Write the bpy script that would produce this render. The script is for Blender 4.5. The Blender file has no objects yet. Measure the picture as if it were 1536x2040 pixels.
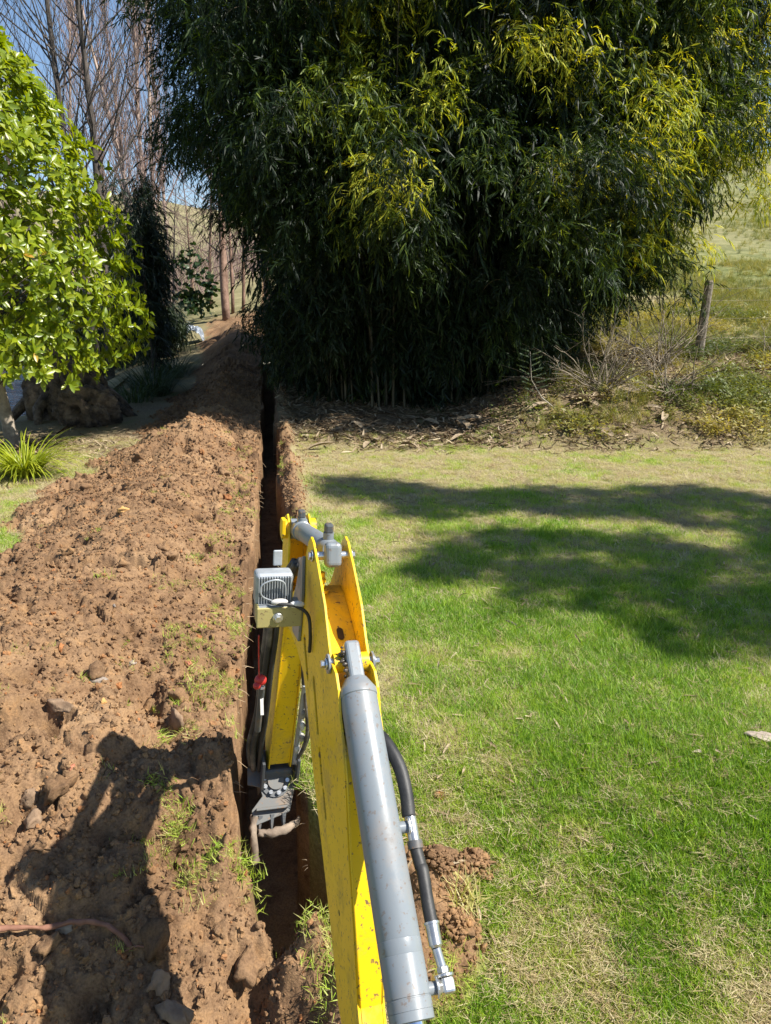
import bpy, math, random
import numpy as np
from mathutils import Vector, Matrix, Euler
R = math.radians
rng = np.random.default_rng(7)
random.seed(7)
sc = bpy.context.scene
col = sc.collection

# ------------------------------------------------------------------ camera
cam_d = bpy.data.cameras.new('camera')
cam = bpy.data.objects.new('camera', cam_d); col.objects.link(cam)
cam.location = (0, 0, 1.5)
cam.rotation_euler = (R(90 - 15.85), 0, 0)
cam_d.sensor_fit = 'VERTICAL'; cam_d.sensor_height = 36.0
cam_d.lens = 1480 / 2040 * 36
cam_d.clip_start = 0.05; cam_d.clip_end = 1500
sc.camera = cam

# ------------------------------------------------------------------ sky, sun, exposure
SUN = Vector((0.80, -0.20, 1.0)).normalized()
w = bpy.data.worlds.new('World'); sc.world = w; w.use_nodes = True
nt = w.node_tree; nt.nodes.clear()
wo = nt.nodes.new('ShaderNodeOutputWorld'); bg = nt.nodes.new('ShaderNodeBackground')
sk = nt.nodes.new('ShaderNodeTexSky'); sk.sky_type = 'NISHITA'; sk.sun_disc = False
sk.sun_elevation = math.asin(SUN.z); sk.sun_rotation = math.atan2(SUN.x, SUN.y)
sk.air_density = 1.0; sk.dust_density = 0.2; sk.ozone_density = 3.0
bg.inputs[1].default_value = 0.085
nt.links.new(sk.outputs[0], bg.inputs[0]); nt.links.new(bg.outputs[0], wo.inputs[0])
sd = bpy.data.lights.new('sun', 'SUN'); sd.energy = 5.0; sd.angle = R(0.55); sd.color = (1, 0.95, 0.86)
so = bpy.data.objects.new('sun', sd); col.objects.link(so)
so.rotation_euler = SUN.to_track_quat('Z', 'Y').to_euler()
sc.view_settings.view_transform = 'Standard'; sc.view_settings.look = 'None'
sc.view_settings.gamma = 1; sc.view_settings.use_curve_mapping = False
sc.view_settings.exposure = 0.93
sc.cycles.max_bounces = 6; sc.cycles.diffuse_bounces = 3; sc.cycles.glossy_bounces = 2; sc.cycles.transmission_bounces = 3

# ------------------------------------------------------------------ noise
_perm = rng.permutation(256); _val = rng.random(256)
def vn(x, y, s=0):
    ix = np.floor(x).astype(np.int64); iy = np.floor(y).astype(np.int64)
    fx = x - ix; fy = y - iy
    fx = fx * fx * fx * (fx * (fx * 6 - 15) + 10); fy = fy * fy * fy * (fy * (fy * 6 - 15) + 10)
    h = lambda a, b: _val[_perm[(a + _perm[(b + s * 17) & 255]) & 255]]
    return (h(ix, iy) * (1 - fx) + h(ix + 1, iy) * fx) * (1 - fy) + (h(ix, iy + 1) * (1 - fx) + h(ix + 1, iy + 1) * fx) * fy
def fbm(x, y, o=4, s=0):
    r = 0; a = .5; t = 0
    for i in range(o):
        r = r + a * vn(x * 2**i + 31.7 * i, y * 2**i + 11.3 * i, s + i); t += a; a *= .5
    return r / t
def worley(x, y, s=0):
    ix = np.floor(x).astype(np.int64); iy = np.floor(y).astype(np.int64)
    best = np.full(x.shape, 9.0); hid = np.zeros(x.shape)
    for dx in (-1, 0, 1):
        for dy in (-1, 0, 1):
            a = ix + dx; b = iy + dy
            k = _perm[(a + _perm[(b + s * 13) & 255]) & 255]
            px = a + _val[k]; py = b + _val[(k * 7 + 3) & 255]
            d = (x - px)**2 + (y - py)**2
            m = d < best
            best = np.where(m, d, best); hid = np.where(m, _val[(k * 3 + 11) & 255], hid)
    return np.sqrt(best), hid
def ss(a, b, x):
    t = np.clip((x - a) / (b - a), 0, 1); return t * t * (3 - 2 * t)

# ------------------------------------------------------------------ terrain functions
TX0 = -0.197; TD = np.array([-0.150, 0.9887]); TN = np.array([0.9887, 0.150])
def uv(X, Y):
    dx = X - TX0
    return dx * TN[0] + Y * TN[1], dx * TD[0] + Y * TD[1]
def xy(u, v):
    return TX0 + u * TN[0] + v * TD[0], u * TN[1] + v * TD[1]
def base(X, Y):
    X = np.asarray(X, float); Y = np.asarray(Y, float)
    z0 = -.04 * np.minimum(Y, 10.) - .40 * ss(2.55, 1.15, Y)
    e = Y - 9.7
    right = np.where(e < 0, 0, np.where(e < 1.2, .42 * e, np.where(e < 3.4, .504 + .22 * (e - 1.2), .988 + .15 * (e - 3.4) + .035 * np.maximum(e - 10, 0))))
    right = right + .10 * (fbm(X * 1.3, Y * 1.3, 3, 5) - .5) * ss(0, 1.5, e)
    mid = .13 * np.maximum(Y - 10.2, 0) - .015 * np.maximum(Y - 16, 0)
    left = .02 * np.maximum(Y - 12, 0) + .085 * np.maximum(Y - 15, 0) + .02 * np.maximum(Y - 45, 0)
    pond = -.85 * ss(13.2, 15.6, Y) + .16 * np.maximum(Y - 36, 0)
    wd = 1 + .12 * np.maximum(Y - 12, 0)
    b_mr = ss(.6, .6 + 2 * wd, X - .05 * (Y - 9)); b_lm = ss(-.4 - 2.2 * wd, -.4, X + .14 * (Y - 10)); b_pl = ss(0, 2.0 * wd, X + .30 * Y + 3.6)
    z = pond * (1 - b_pl) + left * b_pl
    z = z * (1 - b_lm) + mid * b_lm
    z = z * (1 - b_mr) + right * b_mr
    z = z + z0 + .03 * (fbm(X * .6, Y * .6, 3, 1) - .5) + .012 * (fbm(X * 4, Y * 4, 2, 2) - .5)
    z = z + ss(30, 60, Y) * 2.0 * (fbm(X * .05, Y * .05, 3, 9) - .5)
    return z
def heap(u, v):
    """height of the dug soil above the lawn, and its soil mask"""
    n = fbm(u * 1.1, v * 1.1, 4, 21) - .5
    le = -1.93 + .75 * n + .35 * (fbm(v * 3, u * 3, 3, 23) - .5)
    le = le + .28 * ss(3.0, 1.2, v) + .22 * ss(8.2, 10.0, v) + .1 * ss(11, 16, v)
    le = le - .75 * ss(4.6, 2.6, v)
    t = np.clip((u - le) / (0.0 - le), 0, 1)
    prof = np.where(t < .55, ss(0, .55, t), 1 - .93 * ss(.55, 1.02, t) * .98)
    amp = .24 + .10 * (fbm(v * .9, v * 0 + 3, 3, 24) - .5) + .20 * np.exp(-((v - 9.0) / .9)**2) + .12 * ss(12, 16, v) - .42 * ss(19, 25, v)
    amp = amp * (1 - .5 * ss(2.6, 1.5, v)) * ss(.95, 1.9, v - .25 * np.clip(-u - .5, 0, 1))
    inside = (u < .0)
    m = ss(-.04, .10, (u - le)) * inside * ss(.9, 1.3, v + .25 * u * (v < 2) + .25 * n) * ss(26, 24, v)
    h = np.maximum(amp, 0) * prof * (0.75 + .7 * (n + .5) * .6) * inside
    # right lip: crumbs and turf lifted beside the cut
    r = u - .24
    rl = np.exp(-((r - .13) / (.10 + .05 * n))**2) * (r > 0)
    ramp = .10 * ss(4.4, 5.6, v) * (.35 + 1.2 * vn(v * 1.7, v * 0 + 9, 3)) + .03
    gp = ss(1.62, 1.42, v + .5 * n) * ss(-.20, -.27, u + .12 * n)      # corner of grass left uncovered
    h = h * (1 - gp); m = m * (1 - gp)
    h = h + rl * ramp * ss(1.0, 2, v)
    mr = ss(.30 + .5 * n, .12, r) * (r > 0) * ss(4.2, 5.4, v) * ss(11.5, 10, v)
    # crumbly patch at the near end of the cut
    near = np.exp(-(((u - .55) / .22)**2 + ((v - 1.72) / .26)**2))
    h = h + .06 * near
    mn = ss(.35, .6, near + .5 * n)
    near2 = ss(.42, .30, u) * (u >= 0) * ss(2.15, 1.9, v)
    m = np.maximum(np.maximum(m, mr), np.maximum(mn, near2))
    return h, m
def warp(v): return .075 * (fbm(v * 1.3, v * 0 + 5, 2, 37) - .5) + .045 * (fbm(v * 7, v * 0 + 6, 3, 38) - .5)
def trench(u, v):
    u = u - warp(v) * np.exp(-(u / .45)**2)
    wl = 0 * v; wr = .24 + .05 * (fbm(v * 3.2, v * 0 + 4, 3, 32) - .5) * 2
    wr = wr + .20 * ss(2.35, 1.9, v)
    vv_ = v + .9 * np.clip(u, -.1, .45) + .34 * (fbm(u * 8, v * 5, 4, 35) - .5)
    lo = ss(1.88, 2.22, vv_)
    d = -.62 * lo * ss(18.5, 17.5, v)
    ins = ss(wl, wl + .012, u) * ss(wr, wr - .014, u)
    return d * ins, ins * lo
def clods(X, Y):
    """fine relief of broken soil"""
    wx = X + .03 * (vn(X * 9, Y * 9, 41) - .5); wy = Y + .03 * (vn(X * 9 + 7, Y * 9, 42) - .5)
    big = fbm(X * 2.2, Y * 2.2, 3, 43)
    r = 0
    for k, (s, a) in enumerate(((.17, .066), (.075, .030), (.034, .013), (.015, .0055))):
        d, hid = worley(wx / s, wy / s, 50 + k)
        b = np.sqrt(np.clip(1 - (d / .75)**2, 0, 1)) * (.15 + .85 * hid)
        r = r + a * b * (np.clip(2.4 * (big - .28), .25, 1.3) if k < 2 else 1)
    pit = np.clip(fbm(X * 5, Y * 5, 3, 47) - .57, 0, 1) * .55
    return (r - .03) * (1 + .35 * ss(3.4, 2.0, Y)) - pit
def ground(X, Y):
    X = np.asarray(X, float); Y = np.asarray(Y, float)
    u, v = uv(X, Y); h, m = heap(u, v)
    t, ti = trench(u, v)
    return base(X, Y) + h + m * (clods(X, Y) + .02) + t
def greenness(X, Y):
    g = fbm(X * .9 + 3, Y * .8, 4, 61)
    g2 = fbm(X * 5, Y * 4, 3, 62)
    gg = .70 + 1.25 * (g - .5) + 1.5 * (g2 - .5)
    gg = gg + .16 * np.exp(-((Y - 3.0 - .2 * X) / 1.3)**2) - .66 * ss(4.6, 8.6, Y + 2.5 * (g - .5)) - .14 * ss(1.9, 1.2, Y)
    u, v = uv(X, Y)
    gg = gg - .35 * ss(.6, .25, np.abs(u)) - .2 * ss(0, -1, u)
    gg = np.where(Y > 20, .22 + 1.2 * (fbm(X * .08, Y * .08, 4, 63) - .5) + .45 * ss(2, 8, X), gg)
    return np.clip(gg, 0, 1)

# ------------------------------------------------------------------ mesh helpers
def meta(o, label=None, cat=None, group=None, kind=None):
    if label: o['label'] = label
    if cat: o['category'] = cat
    if group: o['group'] = group
    if kind: o['kind'] = kind
    return o
def empty(name, loc=(0, 0, 0), rot=(0, 0, 0), **k):
    o = bpy.data.objects.new(name, None); col.objects.link(o)
    o.location = loc; o.rotation_euler = rot; o.empty_display_size = .1
    return meta(o, **k)
def npmesh(name, V, F, smooth=True, mat=None, attrs=None):
    """F: list of int arrays (n,k)"""
    me = bpy.data.meshes.new(name); V = np.ascontiguousarray(V, dtype=np.float32)
    me.vertices.add(len(V)); me.vertices.foreach_set('co', V.ravel())
    F = [np.asarray(f, np.int32) for f in F if len(f)]
    nl = sum(f.size for f in F); nf = sum(len(f) for f in F)
    me.loops.add(nl); me.loops.foreach_set('vertex_index', np.concatenate([f.ravel() for f in F]))
    st = []; c = 0
    for f in F:
        st.append(c + np.arange(len(f)) * f.shape[1]); c += f.size
    me.polygons.add(nf); me.polygons.foreach_set('loop_start', np.concatenate(st).astype(np.int32))
    me.polygons.foreach_set('use_smooth', np.full(nf, smooth))
    if attrs:
        for k, a in attrs.items():
            at = me.attributes.new(k, 'FLOAT', 'POINT'); at.data.foreach_set('value', np.asarray(a, np.float32))
    if mat: me.materials.append(mat)
    me.update(calc_edges=True); me.validate()
    return me
def link(name, me, parent=None, **k):
    o = bpy.data.objects.new(name, me); col.objects.link(o)
    if parent: o.parent = parent
    return meta(o, **k)
class MB:
    def __init__(s): s.V = []; s.T = []; s.Q = []; s.n = 0; s.P = []
    def add(s, V, T=(), Q=()):
        V = np.asarray(V, float).reshape(-1, 3)
        if len(T): s.T.append(np.asarray(T) + s.n)
        if len(Q): s.Q.append(np.asarray(Q) + s.n)
        s.V.append(V); s.n += len(V)
    def tube(s, pts, rad, n=6, cap=True):
        pts = np.asarray(pts, float); m = len(pts); rad = np.broadcast_to(np.asarray(rad, float), (m,))
        tan = np.gradient(pts, axis=0); tan /= np.linalg.norm(tan, axis=1)[:, None] + 1e-9
        ref = np.array([0, 0, 1.]) if abs(tan[0][2]) < .9 else np.array([1., 0, 0])
        a = np.cross(tan, ref); a /= np.linalg.norm(a, axis=1)[:, None] + 1e-9
        for i in range(1, m):
            p = a[i - 1] - tan[i] * np.dot(a[i - 1], tan[i]); l = np.linalg.norm(p)
            if l > 1e-6: a[i] = p / l
        b = np.cross(tan, a)
        th = np.arange(n) / n * 2 * np.pi
        V = pts[:, None] + rad[:, None, None] * (np.cos(th)[None, :, None] * a[:, None] + np.sin(th)[None, :, None] * b[:, None])
        i = np.arange(m - 1)[:, None] * n; j = np.arange(n)[None]; k = (j + 1) % n
        Q = np.stack([i + j, i + k, i + n + k, i + n + j], -1).reshape(-1, 4)
        V = V.reshape(-1, 3); T = []
        if cap:
            V = np.vstack([V, pts[:1], pts[-1:]]); c0 = m * n
            for q in range(n):
                T.append((c0, (q + 1) % n, q)); T.append((c0 + 1, (m - 1) * n + q, (m - 1) * n + (q + 1) % n))
        s.add(V, T, Q); return s
    def box(s, c, d, M=None):
        c = np.array(c, float); d = np.array(d, float) / 2
        V = np.array([(x, y, z) for x in (-1, 1) for y in (-1, 1) for z in (-1, 1)], float) * d
        if M is not None: V = V @ np.array(M).T
        s.add(V + c, (), [(0, 1, 3, 2), (4, 6, 7, 5), (0, 4, 5, 1), (2, 3, 7, 6), (0, 2, 6, 4), (1, 5, 7, 3)]); return s
    def mesh(s, name, mat, smooth=True):
        F = []
        if s.T: F.append(np.vstack(s.T))
        if s.Q: F.append(np.vstack(s.Q))
        return npmesh(name, np.vstack(s.V), F, smooth, mat)
    def obj(s, name, mat, parent=None, smooth=True, **k):
        return link(name, s.mesh(name, mat, smooth), parent, **k)
def bevel(o, w=.003, seg=2, ang=35):
    m = o.modifiers.new('bevel', 'BEVEL'); m.width = w; m.segments = seg; m.limit_method = 'ANGLE'; m.angle_limit = R(ang)
    return o

# ------------------------------------------------------------------ material helpers
def newmat(name):
    m = bpy.data.materials.new(name); m.use_nodes = True; n = m.node_tree
    return m, n, n.nodes['Principled BSDF'], n.nodes['Material Output']
def N(n, t, **k):
    x = n.nodes.new(t)
    for a, b in k.items(): setattr(x, a, b)
    return x
def rgb(c): return (c[0], c[1], c[2], 1)
def noise(n, scale, detail=6, vec=None, rough=.6):
    x = N(n, 'ShaderNodeTexNoise'); x.inputs['Scale'].default_value = scale; x.inputs['Detail'].default_value = detail
    x.inputs['Roughness'].default_value = rough
    if vec: n.links.new(vec, x.inputs['Vector'])
    return x
def ramp(n, src, stops):
    r = N(n, 'ShaderNodeValToRGB'); e = r.color_ramp.elements
    while len(e) < len(stops): e.new(.5)
    for i, (p, c) in enumerate(stops): e[i].position = p; e[i].color = rgb(c)
    n.links.new(src, r.inputs[0]); return r
def mix(n, f, a, b, mode='MIX'):
    x = N(n, 'ShaderNodeMix', data_type='RGBA', blend_type=mode)
    for s, i in ((f, 0), (a, 6), (b, 7)):
        if isinstance(s, (int, float)): x.inputs[i].default_value = s
        elif isinstance(s, tuple): x.inputs[i].default_value = rgb(s)
        else: n.links.new(s, x.inputs[i])
    return x.outputs[2]
def attr(n, name, t='GEOMETRY'):
    a = N(n, 'ShaderNodeAttribute', attribute_name=name); a.attribute_type = t; return a.outputs['Fac']
def bump(n, b, h, st=.4, dist=.01, prev=None):
    x = N(n, 'ShaderNodeBump'); x.inputs['Strength'].default_value = st; x.inputs['Distance'].default_value = dist
    n.links.new(h, x.inputs['Height']); n.links.new(x.outputs[0], b.inputs['Normal'])
    if prev: n.links.new(prev, x.inputs['Normal'])
    return x.outputs[0]
def simple(name, c1, c2, scale=8, rough=.6, metal=0, bumps=0, bscale=40, bdist=.003, lo=.35, hi=.65, spec=None):
    m, n, b, o = newmat(name); tc = N(n, 'ShaderNodeTexCoord').outputs['Object']
    r = ramp(n, noise(n, scale, 6, tc).outputs[0], [(lo, c1), (hi, c2)])
    n.links.new(r.outputs[0], b.inputs['Base Color']); b.inputs['Roughness'].default_value = rough; b.inputs['Metallic'].default_value = metal
    if spec is not None: b.inputs['Specular IOR Level'].default_value = spec
    if bumps: bump(n, b, noise(n, bscale, 4, tc).outputs[0], bumps, bdist)
    return m
def leafmat(name, cols, rough=.45, trans=.35, tcol=None, spec=.5, tint=True, var=1.0):
    """cols: stops over the per-instance tint attribute"""
    m, n, b, o = newmat(name)
    oi = N(n, 'ShaderNodeObjectInfo')
    g = N(n, 'ShaderNodeNewGeometry')
    src = attr(n, 'tint', 'INSTANCER') if tint else oi.outputs['Random']
    ad = N(n, 'ShaderNodeMath', operation='MULTIPLY_ADD'); n.links.new(g.outputs['Random Per Island'], ad.inputs[0]); ad.inputs[1].default_value = .35 * var
    sb = N(n, 'ShaderNodeMath', operation='SUBTRACT'); n.links.new(src, sb.inputs[0]); sb.inputs[1].default_value = .175 * var
    n.links.new(sb.outputs[0], ad.inputs[2])
    r = ramp(n, ad.outputs[0], cols)
    n.links.new(r.outputs[0], b.inputs['Base Color']); b.inputs['Roughness'].default_value = rough
    b.inputs['Specular IOR Level'].default_value = spec
    t = N(n, 'ShaderNodeBsdfTranslucent'); hs = N(n, 'ShaderNodeMix', data_type='RGBA', blend_type='MULTIPLY'); hs.inputs[0].default_value = 1
    n.links.new(r.outputs[0], hs.inputs[6]); hs.inputs[7].default_value = rgb(tcol or (1.6, 1.5, .5))
    n.links.new(hs.outputs[2], t.inputs[0])
    ms = N(n, 'ShaderNodeMixShader'); ms.inputs[0].default_value = trans
    n.links.new(b.outputs[0], ms.inputs[1]); n.links.new(t.outputs[0], ms.inputs[2]); n.links.new(ms.outputs[0], o.inputs[0])
    return m

def soil_color(n, pos):
    a = noise(n, 1.5, 10, pos, .68).outputs[0]; bb = noise(n, 14, 8, pos, .7).outputs[0]; c = noise(n, 140, 3, pos).outputs[0]
    r1 = ramp(n, a, [(.32, (.11, .067, .040)), (.44, (.20, .122, .070)), (.56, (.245, .154, .089)), (.70, (.32, .212, .126))]).outputs[0]
    r2 = ramp(n, bb, [(.30, (.55, .50, .47)), (.47, (.95, .95, .95)), (.60, (1.1, 1.08, 1.0)), (.75, (1.35, 1.2, 1.0))]).outputs[0]
    r3 = ramp(n, c, [(.35, (.72, .70, .68)), (.6, (1.2, 1.18, 1.12))]).outputs[0]
    x = mix(n, 1., r1, r2, 'MULTIPLY'); x = mix(n, .8, x, r3, 'MULTIPLY')
    return x, bb, c
# soil for clods
m_soil, n, b, o = newmat('soil'); pos = N(n, 'ShaderNodeNewGeometry').outputs['Position']
cx, h1, h2 = soil_color(n, pos)
oi = N(n, 'ShaderNodeObjectInfo').outputs['Random']
cx = mix(n, 1., cx, ramp(n, oi, [(0, (.62, .60, .60)), (.5, (1, 1, 1)), (.92, (1.15, 1.1, 1.0)), (1, (1.35, .95, .7))]).outputs[0], 'MULTIPLY')
n.links.new(cx, b.inputs['Base Color']); b.inputs['Roughness'].default_value = .95; b.inputs['Specular IOR Level'].default_value = .15
bump(n, b, h2, .6, .004)
# ground: attribute driven mix
m_ground, n, b, o = newmat('ground'); pos = N(n, 'ShaderNodeNewGeometry').outputs['Position']
sx, h1, h2 = soil_color(n, pos)
gr = attr(n, 'green'); so_ = attr(n, 'soil'); lit = attr(n, 'litter'); far = attr(n, 'far')
na = noise(n, 55, 6, pos, .75).outputs[0]; nb = noise(n, 3, 6, pos).outputs[0]
thatch = ramp(n, na, [(.3, (.10, .085, .04)), (.5, (.25, .21, .11)), (.7, (.44, .38, .22))]).outputs[0]
green = ramp(n, na, [(.3, (.05, .08, .015)), (.5, (.18, .25, .045)), (.72, (.38, .42, .14))]).outputs[0]
gx = mix(n, gr, thatch, green)
litc = ramp(n, noise(n, 28, 8, pos, .8).outputs[0], [(.32, (.05, .033, .02)), (.5, (.15, .105, .065)), (.68, (.33, .25, .16))]).outputs[0]
gx = mix(n, lit, gx, litc)
fa = noise(n, .35, 9, pos, .68).outputs[0]
farc = ramp(n, fa, [(.3, (.12, .105, .05)), (.47, (.24, .20, .11)), (.62, (.33, .28, .16))]).outputs[0]
farg = ramp(n, noise(n, 1.3, 10, pos, .8).outputs[0], [(.36, (.06, .075, .022)), (.47, (.13, .15, .05)), (.55, (.20, .205, .08)), (.66, (.30, .27, .14))]).outputs[0]
gx = mix(n, far, gx, mix(n, gr, farc, farg))
gx = mix(n, so_, gx, sx)
n.links.new(gx, b.inputs['Base Color']); b.inputs['Roughness'].default_value = .95; b.inputs['Specular IOR Level'].default_value = .12
p1 = bump(n, b, h2, .5, .004); bump(n, b, na, .6, .012, p1)

# ------------------------------------------------------------------ ground meshes
def gridmesh(name, us, vs, keep=None):
    U, Vv = np.meshgrid(us, vs)
    if name == 'trench_ground':
        U = U + warp(Vv) * np.exp(-(U / .45)**2)
    X, Y = xy(U, Vv)
    h, m = heap(U, Vv); t, ti = trench(U, Vv)
    g = greenness(X, Y)
    Z = base(X, Y) + h + m * (clods(X, Y) + .02) * (1 - .6 * ti) + t
    if name == 'trench_ground':
        # rough cut wall
        wall = np.exp(-((U - .012) / .02)**2) * ti
        X = X + wall * .02 * (fbm(Vv * 14, Z * 14, 3, 72) - .5)
        Z = Z + .01 * ti * (fbm(U * 40, Vv * 40, 3, 73) - .5) * 2
    nu, nv = len(us), len(vs)
    soil = np.clip(np.maximum(m, ti), 0, 1)
    soil = np.maximum(soil, ((U > -.08) & (U < .04) & (Vv > 1.2)) | ((U > .2) & (U < .255 + .03 * vn(Vv * 4, Vv * 0, 8)) & (Vv > 1.3)))
    Xw = X; lit = np.clip(ss(9.4, 10.2, Y + .8 * (fbm(X * 2, Y * 2, 3, 66) - .5)) * ss(-7, -3, X + .2 * Y * 0) * ss(17, 14, Y) , 0, 1)
    lit = lit * (.55 + .9 * (fbm(X * 1.4, Y * 1.4, 3, 67) - .3))
    under_mag = np.exp(-(((X + 4.9) / 1.5)**2 + ((Y - 10.2) / .9)**2))
    lit = np.clip(np.maximum(lit, under_mag), 0, 1)
    far = ss(14.5, 18, Y)
    i = (np.arange(nv - 1)[:, None] * nu + np.arange(nu - 1)[None])
    Q = np.stack([i, i + 1, i + nu + 1, i + nu], -1)
    if keep is not None:
        cu = (us[:-1] + us[1:]) / 2; cv = (vs[:-1] + vs[1:]) / 2
        CU, CV = np.meshgrid(cu, cv); Q = Q[keep(CU, CV)]
    Q = Q.reshape(-1, 4)
    me = npmesh(name, np.stack([X, Y, Z], -1).reshape(-1, 3), [Q], True, m_ground,
                dict(soil=soil.ravel(), green=g.ravel(), litter=lit.ravel(), far=far.ravel()))
    return link(name, me, kind='structure')
U0, U1, V0, V1 = -3.0, .9, .9, 18.0
us = np.concatenate([np.linspace(U0, -2.3, 60, endpoint=False), np.linspace(-2.3, -.02, 400, endpoint=False), np.linspace(-.02, .03, 14, endpoint=False),
                     np.linspace(.03, .2, 14, endpoint=False), np.linspace(.2, .36, 26, endpoint=False), np.linspace(.36, U1, 50)])
vs = np.exp(np.linspace(math.log(V0), math.log(V1), 1000))
tground = gridmesh('trench_ground', us, vs)
meta(tground, 'long strip of ground with the narrow trench and the heap of brown soil beside it')
gu = np.concatenate([U0 - np.cumsum(.06 * 1.045**np.arange(130))[::-1], np.linspace(U0, U1, 40), U1 + np.cumsum(.03 * 1.045**np.arange(150))])
gv = np.concatenate([[-3, -1.5, -.5, 0., .3, .6], V0 + np.concatenate([[0], np.cumsum(.06 * 1.0 + .012 * np.cumsum(np.full(75, .06 * 2.9)))])])
gv = gv[gv < V1 - .1]; gv = np.concatenate([gv, [V1], V1 + np.cumsum(.2 * 1.03**np.arange(130))])
lawn = gridmesh('lawn', gu, gv, lambda u, v: ~((u > U0) & (u < U1) & (v > V0) & (v < V1)))
meta(lawn, 'grass lawn, bank and rising paddock around the trench')

# pond
m_water, n, b, o = newmat('pond_water'); b.inputs['Base Color'].default_value = (.02, .035, .05, 1); b.inputs['Roughness'].default_value = .04
bump(n, b, noise(n, 3, 4, N(n, 'ShaderNodeTexCoord').outputs['Object']).outputs[0], .9, .12)
mb = MB(); mb.add([(-45, 13.4, 0), (-4, 13.4, 0), (-9, 37, 0), (-45, 37, 0)], (), [(0, 1, 2, 3)])
pw = mb.obj('pond', m_water, kind='structure'); pw.location = (0, 0, -.80)

# ------------------------------------------------------------------ scatter (geometry nodes)
def source_collection(name, meshes):
    c = bpy.data.collections.new(name)
    for i, me in enumerate(meshes):
        c.objects.link(bpy.data.objects.new('%s_%02d' % (name, i), me))
    return c
def scatter(name, P, Rt, S, coll, tint=None, parent=None, nsrc=1, **k):
    me = bpy.data.meshes.new(name); P = np.asarray(P, np.float32)
    me.vertices.add(len(P)); me.vertices.foreach_set('co', P.ravel())
    a = me.attributes.new('rot', 'FLOAT_VECTOR', 'POINT'); a.data.foreach_set('vector', np.asarray(Rt, np.float32).ravel())
    a = me.attributes.new('scl', 'FLOAT_VECTOR', 'POINT'); S = np.asarray(S, np.float32)
    if S.ndim == 1: S = np.repeat(S[:, None], 3, 1)
    a.data.foreach_set('vector', S.ravel())
    a = me.attributes.new('idx', 'INT', 'POINT'); a.data.foreach_set('value', rng.integers(0, nsrc, len(P)).astype(np.int32))
    a = me.attributes.new('tint', 'FLOAT', 'POINT'); a.data.foreach_set('value', np.asarray(tint if tint is not None else rng.random(len(P)), np.float32))
    o = link(name, me, parent, kind='stuff', **k)
    ng = bpy.data.node_groups.new(name + '_scatter', 'GeometryNodeTree')
    ng.interface.new_socket('Geometry', in_out='INPUT', socket_type='NodeSocketGeometry')
    ng.interface.new_socket('Geometry', in_out='OUTPUT', socket_type='NodeSocketGeometry')
    nn = ng.nodes; L = ng.links.new
    gi = nn.new('NodeGroupInput'); go = nn.new('NodeGroupOutput')
    ip = nn.new('GeometryNodeInstanceOnPoints'); ci = nn.new('GeometryNodeCollectionInfo')
    ci.inputs['Collection'].default_value = coll; ci.inputs['Separate Children'].default_value = True; ci.inputs['Reset Children'].default_value = True
    def na_(nm, t):
        x = nn.new('GeometryNodeInputNamedAttribute'); x.data_type = t; x.inputs['Name'].default_value = nm; return x.outputs['Attribute']
    er = nn.new('FunctionNodeEulerToRotation')
    L(gi.outputs[0], ip.inputs['Points']); L(ci.outputs[0], ip.inputs['Instance']); ip.inputs['Pick Instance'].default_value = True
    L(na_('idx', 'INT'), ip.inputs['Instance Index']); L(na_('rot', 'FLOAT_VECTOR'), er.inputs[0]); L(er.outputs[0], ip.inputs['Rotation'])
    L(na_('scl', 'FLOAT_VECTOR'), ip.inputs['Scale']); L(ip.outputs[0], go.inputs[0])
    md = o.modifiers.new('scatter', 'NODES'); md.node_group = ng
    return o

# ------------------------------------------------------------------ clod meshes
def ico(sub=2):
    import bmesh
    bm = bmesh.new(); bmesh.ops.create_icosphere(bm, subdivisions=sub, radius=1)
    V = np.array([v.co[:] for v in bm.verts]); T = np.array([[v.index for v in f.verts] for f in bm.faces]); bm.free(); return V, T
ICO2, ICO3 = ico(2), ico(3)
def rock(seed, lvl=2, rough=.35, flat=.75, chips=5):
    r = np.random.default_rng(seed); V, T = (ICO2 if lvl == 2 else ICO3); V = V.copy()
    for _ in range(chips):                                   # planes cut facets
        d = r.normal(size=3); d /= np.linalg.norm(d); k = r.uniform(.45, .8)
        e = V @ d - k; V = V - np.where(e > 0, e, 0)[:, None] * d * .9
    nz = vn(V[:, 0] * 2.3 + seed, V[:, 1] * 2.3 + V[:, 2] * 1.7, 3) + .5 * vn(V[:, 0] * 6 + seed, V[:, 1] * 6 - V[:, 2] * 5, 4)
    V = V * (1 + rough * (nz - .75))[:, None]; V[:, 2] *= flat; V[:, 1] *= r.uniform(.7, 1)
    return V, T
def rockmesh(name, seed, mat, lvl=2, **k):
    V, T = rock(seed, lvl, **k); return npmesh(name, V, [T], lvl > 2, mat)
clod_meshes = [rockmesh('clod', 100 + i, m_soil, 2, rough=.8, chips=9) for i in range(6)]
big_clods = [rockmesh('clod', 120 + i, m_soil, 3, rough=1.0, chips=11) for i in range(6)]
c_clod = source_collection('clod_source', clod_meshes)

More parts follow.
